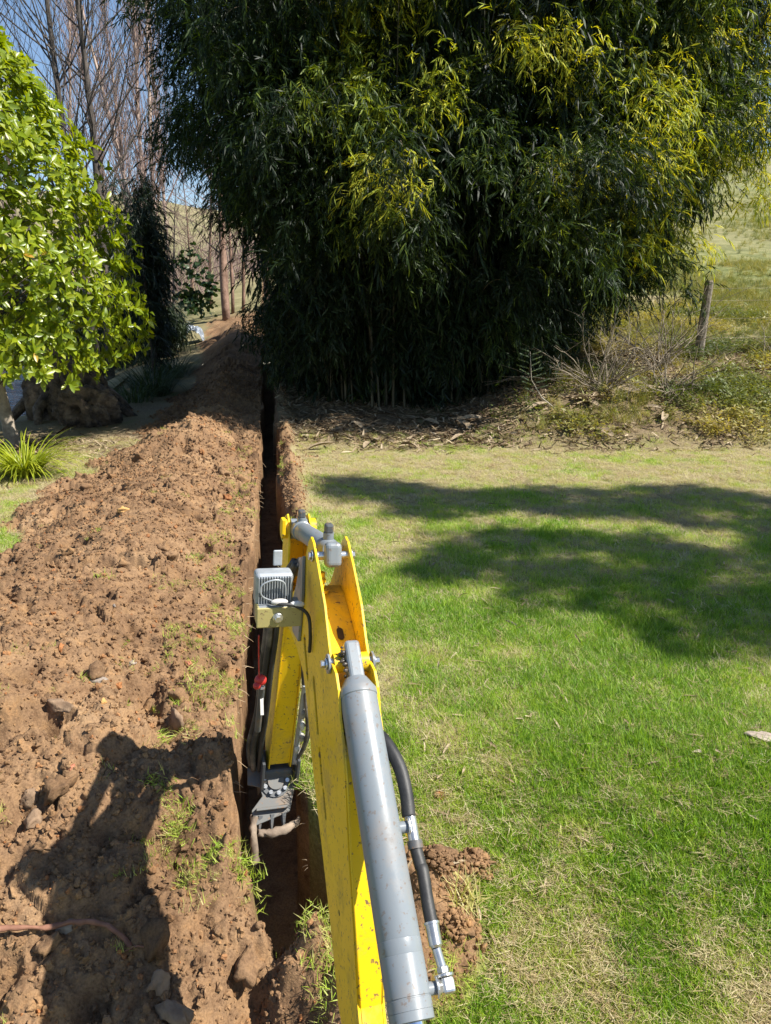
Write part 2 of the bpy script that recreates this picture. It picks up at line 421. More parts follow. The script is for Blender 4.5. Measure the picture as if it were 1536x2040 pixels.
def rand_uv(n_, u0, u1, v0, v1):
    v = np.exp(rng.uniform(math.log(v0), math.log(v1), n_)); return rng.uniform(u0, u1, n_), v
u, v = rand_uv(85000, -3., 1.0, .95, 16)
X, Y = xy(u, v); h, m = heap(u, v); t, ti = trench(u, v)
k = (m * (1 - .9 * ti) > rng.random(len(u)) * .9 + .05)
kk = (m <= .3) & (rng.random(len(u)) < .02) & (np.abs(u + .4) < 2.2); k = k | kk
X, Y, u, v = X[k], Y[k], u[k], v[k]; Z = ground(X, Y)
s = .003 + .014 * rng.random(len(X))**5 + .0015 * Y * rng.random(len(X))
scatter('loose_soil', np.stack([X, Y, Z + s * .2], -1), rng.uniform(0, 6.3, (len(X), 3)), s, c_clod, nsrc=6,
        label='loose crumbs of brown soil strewn over the long spoil heap', cat='soil')
# the larger clods: parts of the heap
u, v = rand_uv(1500, -2.3, -.03, 1.1, 9.6); h, m = heap(u, v); k = m > .75; u, v = u[k][:290], v[k][:290]
X, Y = xy(u, v); Z = ground(X, Y)
for i in range(len(X)):
    o = link('clod', big_clods[i % 6], tground); s = (.010 + .032 * random.random()**3) * (1 + .14 * Y[i])
    o.location = (X[i], Y[i], Z[i] + s * .12); o.rotation_euler = (random.random() * 6, random.random() * 6, random.random() * 6)
    o.scale = (s * random.uniform(.8, 1.4), s * random.uniform(.7, 1.2), s)

# ------------------------------------------------------------------ grass
def blade(mb, x, y, h, wd, az, lean, bend, z0=0, seg=2):
    d = np.array([math.cos(az), math.sin(az), 0]); p = np.array([-d[1], d[0], 0]); pts = []
    for i in range(seg + 1):
        t = i / seg; a = lean + bend * t
        if i == 0: c = np.array([x, y, z0], float)
        else: c = c + (h / seg) * (d * math.sin(a) + np.array([0, 0, math.cos(a)]))
        pts.append((c.copy(), wd * (1 - t)**.6))
    V = []
    for c_, w_ in pts[:-1]: V += [c_ - p * w_ / 2, c_ + p * w_ / 2]
    V.append(pts[-1][0]); Q = [(2 * i, 2 * i + 1, 2 * i + 3, 2 * i + 2) for i in range(seg - 1)]
    mb.add(V, [(2 * seg - 2, 2 * seg - 1, 2 * seg)], Q)
def tuft(seed, nb, rad, h0, h1, wd, lean=.6, bend=.7, straw=False):
    r = random.Random(seed); mb = MB()
    for _ in range(nb):
        a = r.uniform(0, 6.28); q = rad * math.sqrt(r.random())
        ln = r.uniform(1.0, 1.45) if straw else abs(r.gauss(0, lean))
        blade(mb, q * math.cos(a), q * math.sin(a), r.uniform(h0, h1), wd * r.uniform(.6, 1.2), r.uniform(0, 6.28), ln, r.uniform(0, bend), -.004 if not straw else .003)
    return mb
m_grass = leafmat('grass_blades', [(0, (.50, .45, .20)), (.2, (.45, .46, .13)), (.45, (.36, .46, .055)), (.75, (.23, .38, .028)), (1, (.11, .22, .020))], rough=.5, trans=.35, tcol=(1.5, 1.5, .6), var=1.6, spec=.35)
m_straw = leafmat('dry_straw', [(0, (.34, .25, .13)), (.5, (.45, .37, .21)), (1, (.55, .48, .30))], rough=.7, trans=.2, tcol=(1.1, 1, .7), spec=.2)
g_src = [tuft(i, 46, .05, .018, .045, .0026, .7, .8).mesh('grass_tuft', m_grass, False) for i in range(5)]
s_src = [tuft(20 + i, 34, .05, .02, .05, .0020, straw=True, bend=.2).mesh('straw_tuft', m_straw, False) for i in range(4)]
c_grass = source_collection('grass_source', g_src); c_straw = source_collection('straw_source', s_src)
def lawn_pts(n_, xmax_f=.62, y0=1.15, y1=10.6):
    Y = np.exp(rng.uniform(math.log(y0), math.log(y1), n_)); X = rng.uniform(-1.0, 1.0, n_) * (xmax_f * Y + .35)
    return X, Y
X, Y = lawn_pts(60000); u, v = uv(X, Y); h, m = heap(u, v); t, ti = trench(u, v); g = greenness(X, Y)
k = (m < .25) & (ti < .02) & ((u > .25) | (u < -.25)) & (rng.random(len(X)) < (.45 + .6 * g))
X, Y, g = X[k], Y[k], g[k]; Z = ground(X, Y); s = rng.uniform(.6, 1.15, len(X)) * (1 + .05 * Y) * (.75 + .4 * g)
scatter('lawn_grass', np.stack([X, Y, Z - .004], -1), np.stack([rng.normal(0, .15, len(X)), rng.normal(0, .15, len(X)), rng.uniform(0, 6.3, len(X))], -1), s, c_grass, tint=np.clip(g * .85 + rng.normal(0, .13, len(X)) + .05, 0, 1), nsrc=5,
        label='short mown lawn grass, green and yellowish, right of the trench', cat='grass')
X, Y = lawn_pts(40000); u, v = uv(X, Y); h, m = heap(u, v); t, ti = trench(u, v); g = greenness(X, Y)
k = (m < .35) & (ti < .02) & ((u > .25) | (u < -.25)) & (rng.random(len(X)) < .85 * (1.0 - .72 * g))
X, Y, g = X[k], Y[k], g[k]; Z = ground(X, Y)
scatter('dry_grass', np.stack([X, Y, Z], -1), np.stack([rng.normal(0, .1, len(X)), rng.normal(0, .1, len(X)), rng.uniform(0, 6.3, len(X))], -1), rng.uniform(.7, 1.2, len(X)) * (1 + .05 * Y), c_straw, nsrc=4,
        label='pale dry straw and grass clippings lying over the lawn', cat='grass')
# turf scraps on the heap and along the trench lips, near-left grass corner
P = []; 
for _ in range(800):
    if random.random() < .5: uu = -abs(random.gauss(.12, .10)) - .01
    elif random.random() < .6: uu = .25 + abs(random.gauss(.03, .05))
    else: uu = random.uniform(-1.9, -.1)
    P.append((uu, math.exp(random.uniform(math.log(1.5), math.log(9.5)))))
for (px_, py_) in [(-.12, 1.92), (-.06, 1.95), (-.02, 1.98), (.05, 1.98), (.27, 1.9), (.28, 1.8), (.27, 1.98), (.3, 2.05), (-.16, 2.1), (.62, 1.60), (.66, 1.55), (.6, 1.52)]:
    for _ in range(9): P.append((px_ + random.gauss(0, .02), py_ + random.gauss(0, .03)))
P = np.array(P); cl = vn(P[:, 0] * 3, P[:, 1] * 2.2, 81) > .42; cl[800:] = True; P = P[cl]; X, Y = xy(P[:, 0], P[:, 1]); Z = ground(X, Y)
scatter('turf_scraps', np.stack([X, Y, Z], -1), np.stack([rng.normal(0, .5, len(X)), rng.normal(0, .5, len(X)), rng.uniform(0, 6.3, len(X))], -1), rng.uniform(.5, 1.25, len(X)), c_grass, tint=rng.uniform(.15, .65, len(X)), nsrc=5,
        label='scraps of torn green turf on the soil along the trench edges', cat='grass')
# root hairs from the cut walls
mb = MB()
for i in range(90):
    vv = math.exp(random.uniform(math.log(1.9), math.log(10))); side = random.random() < .6
    uu = .0 if side else .245; zz = float(base(*xy(uu, vv))) - random.uniform(-.02, .12); d = 1 if side else -1
    L_ = random.uniform(.01, .06) * (1 + .08 * vv) * (2.2 if random.random() < .08 else 1); p0 = np.array([*xy(uu, vv), zz]); pts = [p0]
    dv = random.gauss(0, .5); dz = random.gauss(-.2, .45)
    for k_ in range(3):
        dd = np.array([*(TN * d + TD * dv), dz]); dd /= np.linalg.norm(dd); pts.append(pts[-1] + dd * L_ / 3); dz -= random.uniform(0, .4); dv += random.gauss(0, .3)
    mb.tube(pts, np.linspace(.0014, .0005, 4) * (1 + .12 * vv), 3, False)
m_root = simple('root', (.30, .20, .11), (.50, .38, .24), 30, .8)
mb.obj('root_hairs', m_root, kind='stuff', label='thin pale grass roots sticking out of the cut trench walls', cat='roots')
#PART2
# ================================================================== vegetation
def gz(x, y): return float(ground(np.array([x]), np.array([y]))[0])

# ---- bamboo
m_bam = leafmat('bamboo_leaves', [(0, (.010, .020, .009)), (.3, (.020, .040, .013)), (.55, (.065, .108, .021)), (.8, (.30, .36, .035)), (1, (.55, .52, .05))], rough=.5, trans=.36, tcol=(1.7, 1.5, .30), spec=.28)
m_culm = simple('bamboo_culm', (.03, .03, .014), (.08, .07, .035), 3, .5, bumps=.2)
m_twig = simple('twig', (.10, .075, .045), (.20, .16, .10), 12, .85)
def leaf_strip(mb, p, d, L_, wd, droop, r, nseg=3):
    d = np.array(d, float); d /= np.linalg.norm(d); sd = np.cross(d, (r.gauss(0, .5), r.gauss(0, .5), 1)); sd /= np.linalg.norm(sd) + 1e-9
    prof = [.25, 1.0, .75, 0][:nseg + 1] if nseg == 3 else [.5, 1, 0]
    V = []; c = np.array(p, float)
    for i in range(nseg + 1):
        w_ = wd * prof[i] / 2
        if i < nseg: V += [c - sd * w_, c + sd * w_]
        else: V += [c]
        d = d + np.array([0, 0, -droop]); d /= np.linalg.norm(d); c = c + d * L_ / nseg
    Q = [(2 * i, 2 * i + 1, 2 * i + 3, 2 * i + 2) for i in range(nseg - 1)]
    mb.add(V, [(2 * nseg - 2, 2 * nseg - 1, 2 * nseg)], Q)
def bamboo_spray(seed):
    r = random.Random(seed); mb = MB(); c = np.zeros(3); d = np.array([.8, 0, .25])
    for i in range(13):
        c = c + d / np.linalg.norm(d) * .035; d = d + np.array([0, r.gauss(0, .15), -.16])
        a = (1 if i % 2 else -1) * r.uniform(.2, 1.1); dd = d / np.linalg.norm(d)
        di = np.array([dd[0] * math.cos(a) - dd[1] * math.sin(a), dd[0] * math.sin(a) + dd[1] * math.cos(a), dd[2] - .15 + r.gauss(0, .2)])
        leaf_strip(mb, c, di, r.uniform(.09, .155), r.uniform(.014, .021), r.uniform(.0, .2), r)
    return mb
sprays = [bamboo_spray(300 + i).mesh('leaf_spray', m_bam, False) for i in range(6)]
c_bam = source_collection('bamboo_source', sprays)
# crown limits by height: x left, x right, y front, y back
ZH = [-.2, .5, 1.1, 1.8, 2.6, 3.6, 5.2, 7.0, 8.4]
XL = [-1.4, -1.75, -2.1, -2.5, -3.0, -3.5, -4.0, -3.2, -.8]
XR = [2.0, 2.7, 3.5, 4.4, 5.3, 6.4, 7.4, 7.4, 5.5]
YF = [12.2, 11.8, 11.3, 10.9, 10.5, 10.3, 10.2, 10.8, 11.8]
YB = [14.4, 15.0, 15.6, 16.4, 17.4, 18.6, 19.5, 19.0, 16.]
def crown(z): return tuple(np.interp(z, ZH, a) for a in (XL, XR, YF, YB))
bam = empty('bamboo_clump', (.6, 12.8, gz(.6, 12.8)), label='huge dark clump of bamboo with drooping leaves beyond the lawn, centre and right', cat='bamboo')
binv = np.array(bam.location)
P, RR, S, Tn = [], [], [], []; tips = []
for i in range(560):
    z = random.uniform(.1, 8.3) if i < 400 else (random.uniform(1.2, 6.5) if i < 500 else random.uniform(.1, 1.3)); xl, xr, yf, yb = crown(z)
    th = random.uniform(math.pi, 2 * math.pi) if random.random() < .78 else random.uniform(0, math.pi)
    rr = random.uniform(.62, .98) + .42 * (float(vn(np.array([th * 2.2]), np.array([z * .9]), 17)[0]) - .5)
    cxx, cyy = (xl + xr) / 2, (yf + yb) / 2
    ex = .75
    x = cxx + (xr - xl) / 2 * rr * math.copysign(abs(math.cos(th))**ex, math.cos(th)); y = cyy + (yb - yf) / 2 * rr * math.copysign(abs(math.sin(th))**ex, math.sin(th))
    out = np.array([x - cxx, y - cyy, 0]); out /= np.linalg.norm(out) + 1e-6
    # keep the left flank thin so gaps show
    if x < -1.5 and random.random() < .3 and z < 3: continue
    ln = random.uniform(.6, 1.35) * (0.8 if z < 1.5 else 1); c = np.array([x, y, z + ln * .35]) - out * ln * .5; d = out * random.uniform(.5, 1) + np.array([random.gauss(0, .3), random.gauss(0, .3), random.uniform(.1, .9)])
    path = [c.copy()]; nst = 9
    for k_ in range(nst):
        d /= np.linalg.norm(d); c = c + d * ln / nst; d = d + np.array([0, 0, -.24]); path.append(c.copy())
    tips.append(path)
    painted_lit = random.random() < (.42 if z > 2 else .12); t0 = random.uniform(.55, .95) if painted_lit else random.uniform(.12, .55)  # brighter tint imitates sunlit plumes, more of them higher up
    if x > 3.3: t0 = min(1, t0 + .14)  # sunlight on the right side painted into the leaf tint
    if x < -1.0: t0 *= .45  # left flank tinted darker to imitate shade
    if -.6 < x < 3.5 and z < 2.4: t0 *= .6  # painted shade: darker tint low in the centre
    if z < 1.6: t0 *= .7  # painted shade: darker tint near the ground
    ns = int(84 * ln)
    for k_ in range(ns):
        q = random.random()**.8 * nst; j = min(int(q), nst - 1); p = path[j] + (path[j + 1] - path[j]) * (q - j)
        sp = .06 + .19 * (1 - abs(q / nst - .5))
        p = p + np.array([random.gauss(0, sp), random.gauss(0, sp), random.gauss(-.04, sp * .9)])
        P.append(p); az = math.atan2(out[1], out[0]) + random.gauss(0, 1.1)
        RR.append((random.gauss(0, .4), random.gauss(.0, .5), az)); S.append(random.uniform(.6, 1.05)); Tn.append(t0 + random.gauss(0, .08))
for i in range(19000):                                     # the inside of the crown, its shade painted as a darker tint
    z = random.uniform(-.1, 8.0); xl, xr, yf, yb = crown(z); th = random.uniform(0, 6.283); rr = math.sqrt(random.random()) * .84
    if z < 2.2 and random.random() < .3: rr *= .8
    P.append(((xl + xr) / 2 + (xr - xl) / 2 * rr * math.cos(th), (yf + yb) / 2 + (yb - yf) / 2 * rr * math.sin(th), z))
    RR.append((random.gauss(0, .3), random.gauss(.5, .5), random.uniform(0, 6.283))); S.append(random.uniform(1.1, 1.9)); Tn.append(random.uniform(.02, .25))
P = np.array(P); gzz = ground(P[:, 0], P[:, 1]); k = P[:, 2] > gzz + .05
P = P[k]; RR = np.array(RR)[k]; S = np.array(S)[k]; Tn = np.clip(np.array(Tn)[k], 0, 1)
# the nearest sprays are parts of their own
front = np.argsort(P[:, 1] + rng.random(len(P)) * 1.2)[:200]
msk = np.ones(len(P), bool); msk[front] = False
for i in front:
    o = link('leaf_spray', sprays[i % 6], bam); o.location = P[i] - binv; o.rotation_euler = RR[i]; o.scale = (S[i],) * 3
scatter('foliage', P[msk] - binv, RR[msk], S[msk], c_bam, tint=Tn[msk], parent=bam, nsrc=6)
mb = MB()
for path in tips:
    path = np.array(path); mb.tube(path - binv, np.linspace(.006, .0015, len(path)), 3, False)
mb.obj('twigs', m_twig, bam, kind='stuff')
for i in range(70):
    th = random.uniform(0, 6.283); rr = math.sqrt(random.random()); x = .5 + 1.7 * rr * math.cos(th); y = 12.9 + .9 * rr * math.sin(th); z0 = gz(x, y)
    if i < 15: y = 12.9 - .9 * abs(math.sin(th)); x = random.uniform(-1.1, 2.4); z0 = gz(x, y)
    H_ = random.uniform(4.5, 8.0); lx = (x - .5) * random.uniform(.1, .9) + random.gauss(0, .3); ly = (y - 12.9) * random.uniform(0, .7) + random.gauss(0, .3)
    t = np.linspace(0, 1, 12); pts = np.stack([x + lx * t**1.8 * 1.6, y + ly * t**1.8 * 1.5, z0 - .05 + H_ * (t - .12 * t**3)], -1)
    mbx = MB(); mbx.tube(pts - binv, np.interp(t, [0, 1], [random.uniform(.018, .032), .005]), 6, False); mbx.obj('culm', m_culm, bam)
# bleached dead leaves and sheaths hanging low in the clump
m_sheath = simple('dry_sheath', (.18, .13, .08), (.36, .28, .18), 9, .7, bumps=.4, bscale=60)

def curled(seed, L_, wd):
    r = random.Random(seed); mb = MB(); n_ = 5; V = []; Q = []
    for i in range(n_):
        t = i / (n_ - 1); w_ = wd * (math.sin(math.pi * (.12 + .80 * t)))**.8; zc = .25 * wd * math.sin(t * 3) * r.uniform(.5, 1.2)
        for j in range(3): V.append(((t - .5) * L_, (j - 1) * w_ / 2, zc + (abs(j - 1)) * w_ * .28))
    for i in range(n_ - 1):
        for j in range(2): a = i * 3 + j; Q.append((a, a + 1, a + 4, a + 3))
    mb.add(V, (), Q); return mb
sh_mesh = [curled(i, random.uniform(.8, 1.2), random.uniform(.22, .42)).mesh('fallen_sheath', m_sheath) for i in range(5)]
m_litter = leafmat('litter', [(0, (.07, .045, .025)), (.4, (.16, .11, .065)), (.7, (.27, .20, .12)), (1, (.42, .34, .23))], rough=.75, trans=.1, tcol=(1, .9, .7), spec=.2)
lit_mesh = [curled(40 + i, 1, .16).mesh('dead_leaf', m_litter) for i in range(4)]
c_lit = source_collection('litter_source', lit_mesh)
n_ = 26000; X = rng.uniform(-3.2, 8.5, n_); Y = rng.uniform(9.0, 14.5, n_); f = fbm(X * 1.3, Y * 1.3, 4, 91)
dens = ss(9.3, 10.5, Y + 1.5 * (f - .5)) * (.35 + 1.3 * (f - .25)); u, v = uv(X, Y); h, m = heap(u, v); k = (rng.random(n_) < dens) & (m < .4) & ((u > .3) | (u < 0))
X, Y = X[k], Y[k]; Z = ground(X, Y)
scatter('leaf_litter', np.stack([X, Y, Z + .01], -1), np.stack([rng.normal(0, .35, len(X)), rng.normal(0, .35, len(X)), rng.uniform(0, 6.3, len(X))], -1), rng.uniform(.07, .2, len(X)), c_lit, nsrc=4,
        label='dead bamboo leaves and sheaths littering the bank beneath the bamboo', cat='leaf litter')
X, Y = lawn_pts(700, y0=1.6, y1=9.5); u, v = uv(X, Y); k = (u > .35); X, Y = X[k], Y[k]; Z = ground(X, Y)
scatter('fallen_leaves', np.stack([X, Y, Z + .018], -1), np.stack([rng.normal(0, .3, len(X)), rng.normal(0, .3, len(X)), rng.uniform(0, 6.3, len(X))], -1), rng.uniform(.02, .06, len(X)) * (1 + .08 * Y), c_lit, tint=rng.uniform(.45, 1, len(X)), nsrc=4,
        label='small dry leaves scattered on the mown lawn', cat='leaves')
for i in range(34):
    x = random.uniform(-.9, 4.2); y = random.uniform(9.7, 11.2) + .1 * x; o = link('fallen_sheath', sh_mesh[i % 5]); s = random.uniform(.16, .38)
    o.location = (x, y, gz(x, y) + .04); o.rotation_euler = (random.gauss(0, .3), random.gauss(0, .2), random.uniform(0, 6.3)); o.scale = (s,) * 3
    meta(o, 'papery tan bamboo sheath lying on the shaded ground before the bamboo', 'dry sheath', 'fallen bamboo sheaths')

# ---- magnolia
m_mag = leafmat('magnolia_leaves', [(0, (.05, .09, .010)), (.4, (.18, .25, .010)), (.75, (.38, .40, .018)), (.96, (.38, .36, .04)), (1, (.50, .26, .03))], rough=.36, trans=.38, tcol=(1.6, 1.5, .2), spec=.6, tint=False)
m_bark = simple('pale_bark', (.16, .13, .10), (.34, .29, .23), 9, .85, bumps=.6, bscale=25, bdist=.01)
def mag_leaf(L_=1.0):
    mb = MB(); V = []; Q = []; n_ = 5; pr = [.06, .26, .40, .30, .02]
    for i in range(n_):
        t = i / (n_ - 1)
        for j in range(3): V.append((t * L_, (j - 1) * pr[i] * L_ * .52, -.16 * t * t * L_ + abs(j - 1) * .09 * L_ * math.sin(math.pi * min(1, t + .1))))
    for i in range(n_ - 1):
        for j in range(2): a = i * 3 + j; Q.append((a, a + 1, a + 4, a + 3))
    mb.add(V, (), Q); return mb
m_dark0 = simple('inner_branch', (.05, .04, .03), (.10, .08, .06), 9, .9)
leaf_me = mag_leaf().mesh('leaf', m_mag)
mx, my = -5.32, 9.8; mz = gz(mx, my)
mag = empty('magnolia_tree', (mx, my, mz), label='dense glossy yellow-green leafed tree at the left edge of the lawn', cat='tree')
mb = MB(); tr = [(.38, 0, -.1), (.31, .02, .25), (.25, 0, .9), (.1, .05, 1.6), (-.05, 0, 2.6), (0, 0, 3.8), (0, 0, 4.8)]
mb.tube(tr, [.13, .085, .07, .065, .05, .03, .01], 10)
mb.obj('trunk', m_bark, mag)
WP = []; bmb = MB()
ZM = [.95, 1.2, 1.7, 2.4, 3.1, 3.8, 4.5, 5.15]; RM = [1.5, 1.85, 2.0, 2.02, 1.9, 1.6, 1.2, .5]
for i in range(3600):
    z = random.uniform(1.0, 5.5); r_ = np.interp(z, ZM, RM) * (1 + .12 * (vn(np.array([z * 1.4]), np.array([i % 7 * 1.]), 5)[0] - .5)); th = random.uniform(0, 6.283)
    lump = 1 + .16 * math.sin(th * 3 + z * 2.2) * math.sin(z * 3.1 + th)
    rr = (random.uniform(.80, 1.03) if random.random() < .75 else random.uniform(.35, .85)) * r_ * lump
    WP.append((rr * math.cos(th), rr * math.sin(th), z + random.gauss(0, .05)))
for i, (x, y, z) in enumerate(WP):
    if i % 13 == 0 and z > 1.5:
        r_ = math.hypot(x, y); bmb.tube([(0, 0, max(.6, z - .55 * r_)), (x * .5, y * .5, z - .18 * r_), (x, y, z)], [.010, .006, .002], 4, False)
bmb.obj('branches', m_dark0, mag, kind='stuff')
LM = []
for (x, y, z) in WP:
    out = Vector((x, y, .35 * (z - 2) + .45)).normalized(); q = out.to_track_quat('Z', 'Y')
    nl = random.randint(6, 9); a0 = random.uniform(0, 6)
    for k_ in range(nl):
        a = a0 + k_ * 2.4; el = random.uniform(.15, 1.0); L_ = random.uniform(.08, .155)
        e = q.to_matrix() @ (Euler((0, 0, a)).to_matrix() @ Euler((random.gauss(0, .35), -el, 0)).to_matrix())
        off = out * random.uniform(-.07, .03)
        LM.append((Vector((x, y, z)) + off, e, L_))
LM.sort(key=lambda a: a[0].y - .55 * a[0].x + random.random() * .4)
for (p, e, L_) in LM[:300]:
    o = link('leaf', leaf_me, mag); o.matrix_local = Matrix.Translation(p) @ e.to_4x4() @ Matrix.Scale(L_, 4)
LV = np.array([v_.co[:] for v_ in leaf_me.vertices]); LQ = np.array([p_.vertices[:] for p_ in leaf_me.polygons])
rest = LM[300:]; M3 = np.array([np.array(e) * L_ for (_, e, L_) in rest]); T3 = np.array([p[:] for (p, _, _) in rest])
VV = np.einsum('nij,kj->nki', M3, LV) + T3[:, None]; QQ = (LQ[None] + (np.arange(len(rest)) * len(LV))[:, None, None])
link('foliage', npmesh('foliage', VV.reshape(-1, 3), [QQ.reshape(-1, 4)], True, m_mag), mag, kind='stuff')
# fallen leaves under it
X = mx + .5 + rng.normal(0, 1.0, 900); Y = my - .1 + rng.normal(0, .55, 900); Z = ground(X, Y)
scatter('fallen_magnolia_leaves', np.stack([X, Y, Z + .02], -1), np.stack([rng.normal(0, .3, len(X)), rng.normal(0, .3, len(X)), rng.uniform(0, 6.3, len(X))], -1), rng.uniform(.08, .16, len(X)), c_lit, nsrc=4,
        label='brown fallen leaves in the shade under the glossy tree', cat='leaves')

# ---- bare trees
def bare_tree(seed, H_, r0, spread=.35, nb=60, up=.55, lean=(0, 0), sub=5, stems=1, start=.25, sd=1.0):
    r = random.Random(seed); tk = MB(); br = MB()
    for s_ in range(stems):
        n_ = 14; pts = []; c = np.array([0, 0, -.1]) + (np.array([r.gauss(0, .15), r.gauss(0, .15), 0]) if s_ else 0); dx, dy = lean[0] + (r.gauss(0, .06) if stems > 1 else 0), lean[1]
        for i in range(n_):
            pts.append(c.copy()); dx += r.gauss(0, .018); c = c + np.array([dx, dy, 1]) * H_ / n_
        pts = np.array(pts); rad = r0 * (1 - .9 * (np.arange(n_) / (n_ - 1))**.9); tk.tube(pts, rad, 8)
        for b_ in range(nb // stems):
            t = r.uniform(start, .97); q = t * (n_ - 1); j = int(q); p = pts[j] + (pts[min(j + 1, n_ - 1)] - pts[j]) * (q - j)
            az = r.uniform(0, 6.283); L_ = H_ * spread * (1.1 - t * .8) * r.uniform(.5, 1.15); el = up + r.gauss(0, .12)
            d = np.array([math.cos(az) * math.cos(el), math.sin(az) * math.cos(el), math.sin(el)]); bp_ = [p]; m_ = 6
            for k_ in range(m_):
                d = d + np.array([r.gauss(0, .08), r.gauss(0, .08), .10 * sd]); d /= np.linalg.norm(d); bp_.append(bp_[-1] + d * L_ / m_)
            rb = max(.10 * r0, r0 * .28 * (1 - t * .7)); br.tube(bp_, np.linspace(rb, rb * .18, m_ + 1), 4, False)
            for s2 in range(sub):
                q2 = r.uniform(.8, m_ - .3); j2 = int(q2); p2 = bp_[j2] + (bp_[j2 + 1] - bp_[j2]) * (q2 - j2)
                d2 = d + np.array([r.gauss(0, .5), r.gauss(0, .5), r.gauss(.15, .35)]); d2 /= np.linalg.norm(d2); L2 = L_ * r.uniform(.2, .5); pp = [p2]
                for k_ in range(3): d2 = d2 + np.array([r.gauss(0, .12), r.gauss(0, .12), .08 * sd]); d2 /= np.linalg.norm(d2); pp.append(pp[-1] + d2 * L2 / 3)
                br.tube(pp, np.linspace(rb * .35, rb * .12, 4), 3, False)
    return tk, br
m_dark = simple('dark_bark', (.035, .03, .025), (.11, .09, .075), 5, .9, bumps=.6, bscale=14, bdist=.02)
m_pale = simple('poplar_bark', (.22, .155, .12), (.48, .36, .29), 4, .85, bumps=.5, bscale=14, bdist=.02)
m_ptwig = simple('poplar_twig', (.18, .12, .10), (.30, .21, .18), 4, .9)
m_red = simple('reddish_bark', (.13, .075, .05), (.30, .19, .14), 5, .9, bumps=.6, bscale=16, bdist=.02)
def at(px, Y):  # ground x of a sight line at distance Y (used only to read positions off the plan)
    return (px - 768) / 1480 * Y * .985
trees = [
 ('bare_tree', at(218, 18), 18, dict(seed=1, H_=15, r0=.11, spread=.34, nb=120, up=.75, lean=(-.06, 0), sub=6, stems=2, start=.16), m_dark, m_dark, 'tall leafless dark tree with two stems rising behind the glossy tree'),
 ('bare_tree', at(95, 21), 21, dict(seed=2, H_=13, r0=.08, spread=.36, nb=50, up=.8, lean=(-.05, 0), sub=6), m_dark, m_dark, 'thin leafless dark tree at the far left against the sky'),
 ('poplar_tree', at(310, 32), 32, dict(seed=3, H_=20, r0=.11, spread=.17, nb=170, up=1.2, sub=6, start=.12), m_pale, m_ptwig, 'pale pink-barked bare poplar left of the forked pair'),
 ('poplar_tree', at(330, 30), 30, dict(seed=4, H_=19, r0=.11, spread=.18, nb=170, up=1.15, sub=6, stems=2, start=.1), m_pale, m_ptwig, 'forked bare poplar with sunlit pinkish trunks in the gap of sky'),
 ('poplar_tree', at(255, 36), 36, dict(seed=5, H_=22, r0=.11, spread=.17, nb=170, up=1.2, sub=6), m_pale, m_ptwig, 'slender bare poplar just right of the dark two-stemmed tree'),
 ('poplar_tree', at(285, 44), 44, dict(seed=6, H_=24, r0=.11, spread=.17, nb=170, up=1.2, sub=6), m_pale, m_ptwig, 'faint distant bare poplar between the pale trunks'),
 ('poplar_tree', at(352, 38), 38, dict(seed=7, H_=20, r0=.10, spread=.17, nb=170, up=1.2, sub=6), m_pale, m_ptwig, 'bare poplar beside the left edge of the bamboo leaves'),
 ('poplar_tree', at(160, 42), 42, dict(seed=8, H_=22, r0=.15, spread=.2, nb=110, up=1.2, sub=6), m_pale, m_ptwig, 'bare poplar seen through the branches of the dark tree'),
 ('poplar_tree', at(60, 40), 40, dict(seed=18, H_=22, r0=.15, spread=.2, nb=110, up=1.2, sub=6), m_pale, m_ptwig, 'bare poplar at the far left above the glossy tree'),
 ('river_tree', at(457, 24), 24, dict(seed=9, H_=7, r0=.13, spread=.35, nb=34, up=.5, sub=5, stems=2, start=.3), m_red, m_ptwig, 'reddish two-stemmed trunk standing beyond the end of the dirt heap'),
 ('river_tree', at(541, 20), 20, dict(seed=10, H_=6, r0=.12, spread=.3, nb=20, up=.6, sub=4, start=.45), m_red, m_twig, 'straight brown trunk at the left foot of the bamboo'),
 ('river_tree', at(566, 17), 17, dict(seed=11, H_=6, r0=.11, spread=.3, nb=18, up=.7, sub=4, start=.5), m_dark, m_twig, 'dark trunk half hidden by the left bamboo leaves'),
 ('river_tree', at(490, 25), 25, dict(seed=21, H_=8, r0=.06, spread=.5, nb=40, up=.5, sub=7, start=.12, stems=2, sd=.4), m_red, m_ptwig, 'many-branched bare tree between the reddish trunk and the bamboo'),
 ('river_tree', at(428, 28), 28, dict(seed=22, H_=7, r0=.07, spread=.55, nb=70, up=.45, sub=7, start=.1, sd=.3), m_red, m_ptwig, 'low bare tree just left of the reddish two-stemmed trunk'),
 ('river_tree', at(350, 26), 26, dict(seed=23, H_=5, r0=.06, spread=.45, nb=70, up=.6, sub=7, start=.12, stems=2, sd=.4), m_dark, m_twig, 'dark bare tree between the vine-clad evergreen and the slope'),
 ('river_tree', at(396, 27), 27, dict(seed=12, H_=5, r0=.06, spread=.6, nb=40, up=.35, sub=7, start=.1, sd=.3), m_red, m_ptwig, 'small bare twiggy tree on the slope behind the crumpled sheet'),
]
for nm, x, y, kw, mt, mb_, lab in trees:
    z = gz(x, y); e = empty(nm, (x, y, z), label=lab, cat='tree'); tk, br = bare_tree(**kw); tk.obj('trunk', mt, e); br.obj('branches', mb_, e, kind='stuff')

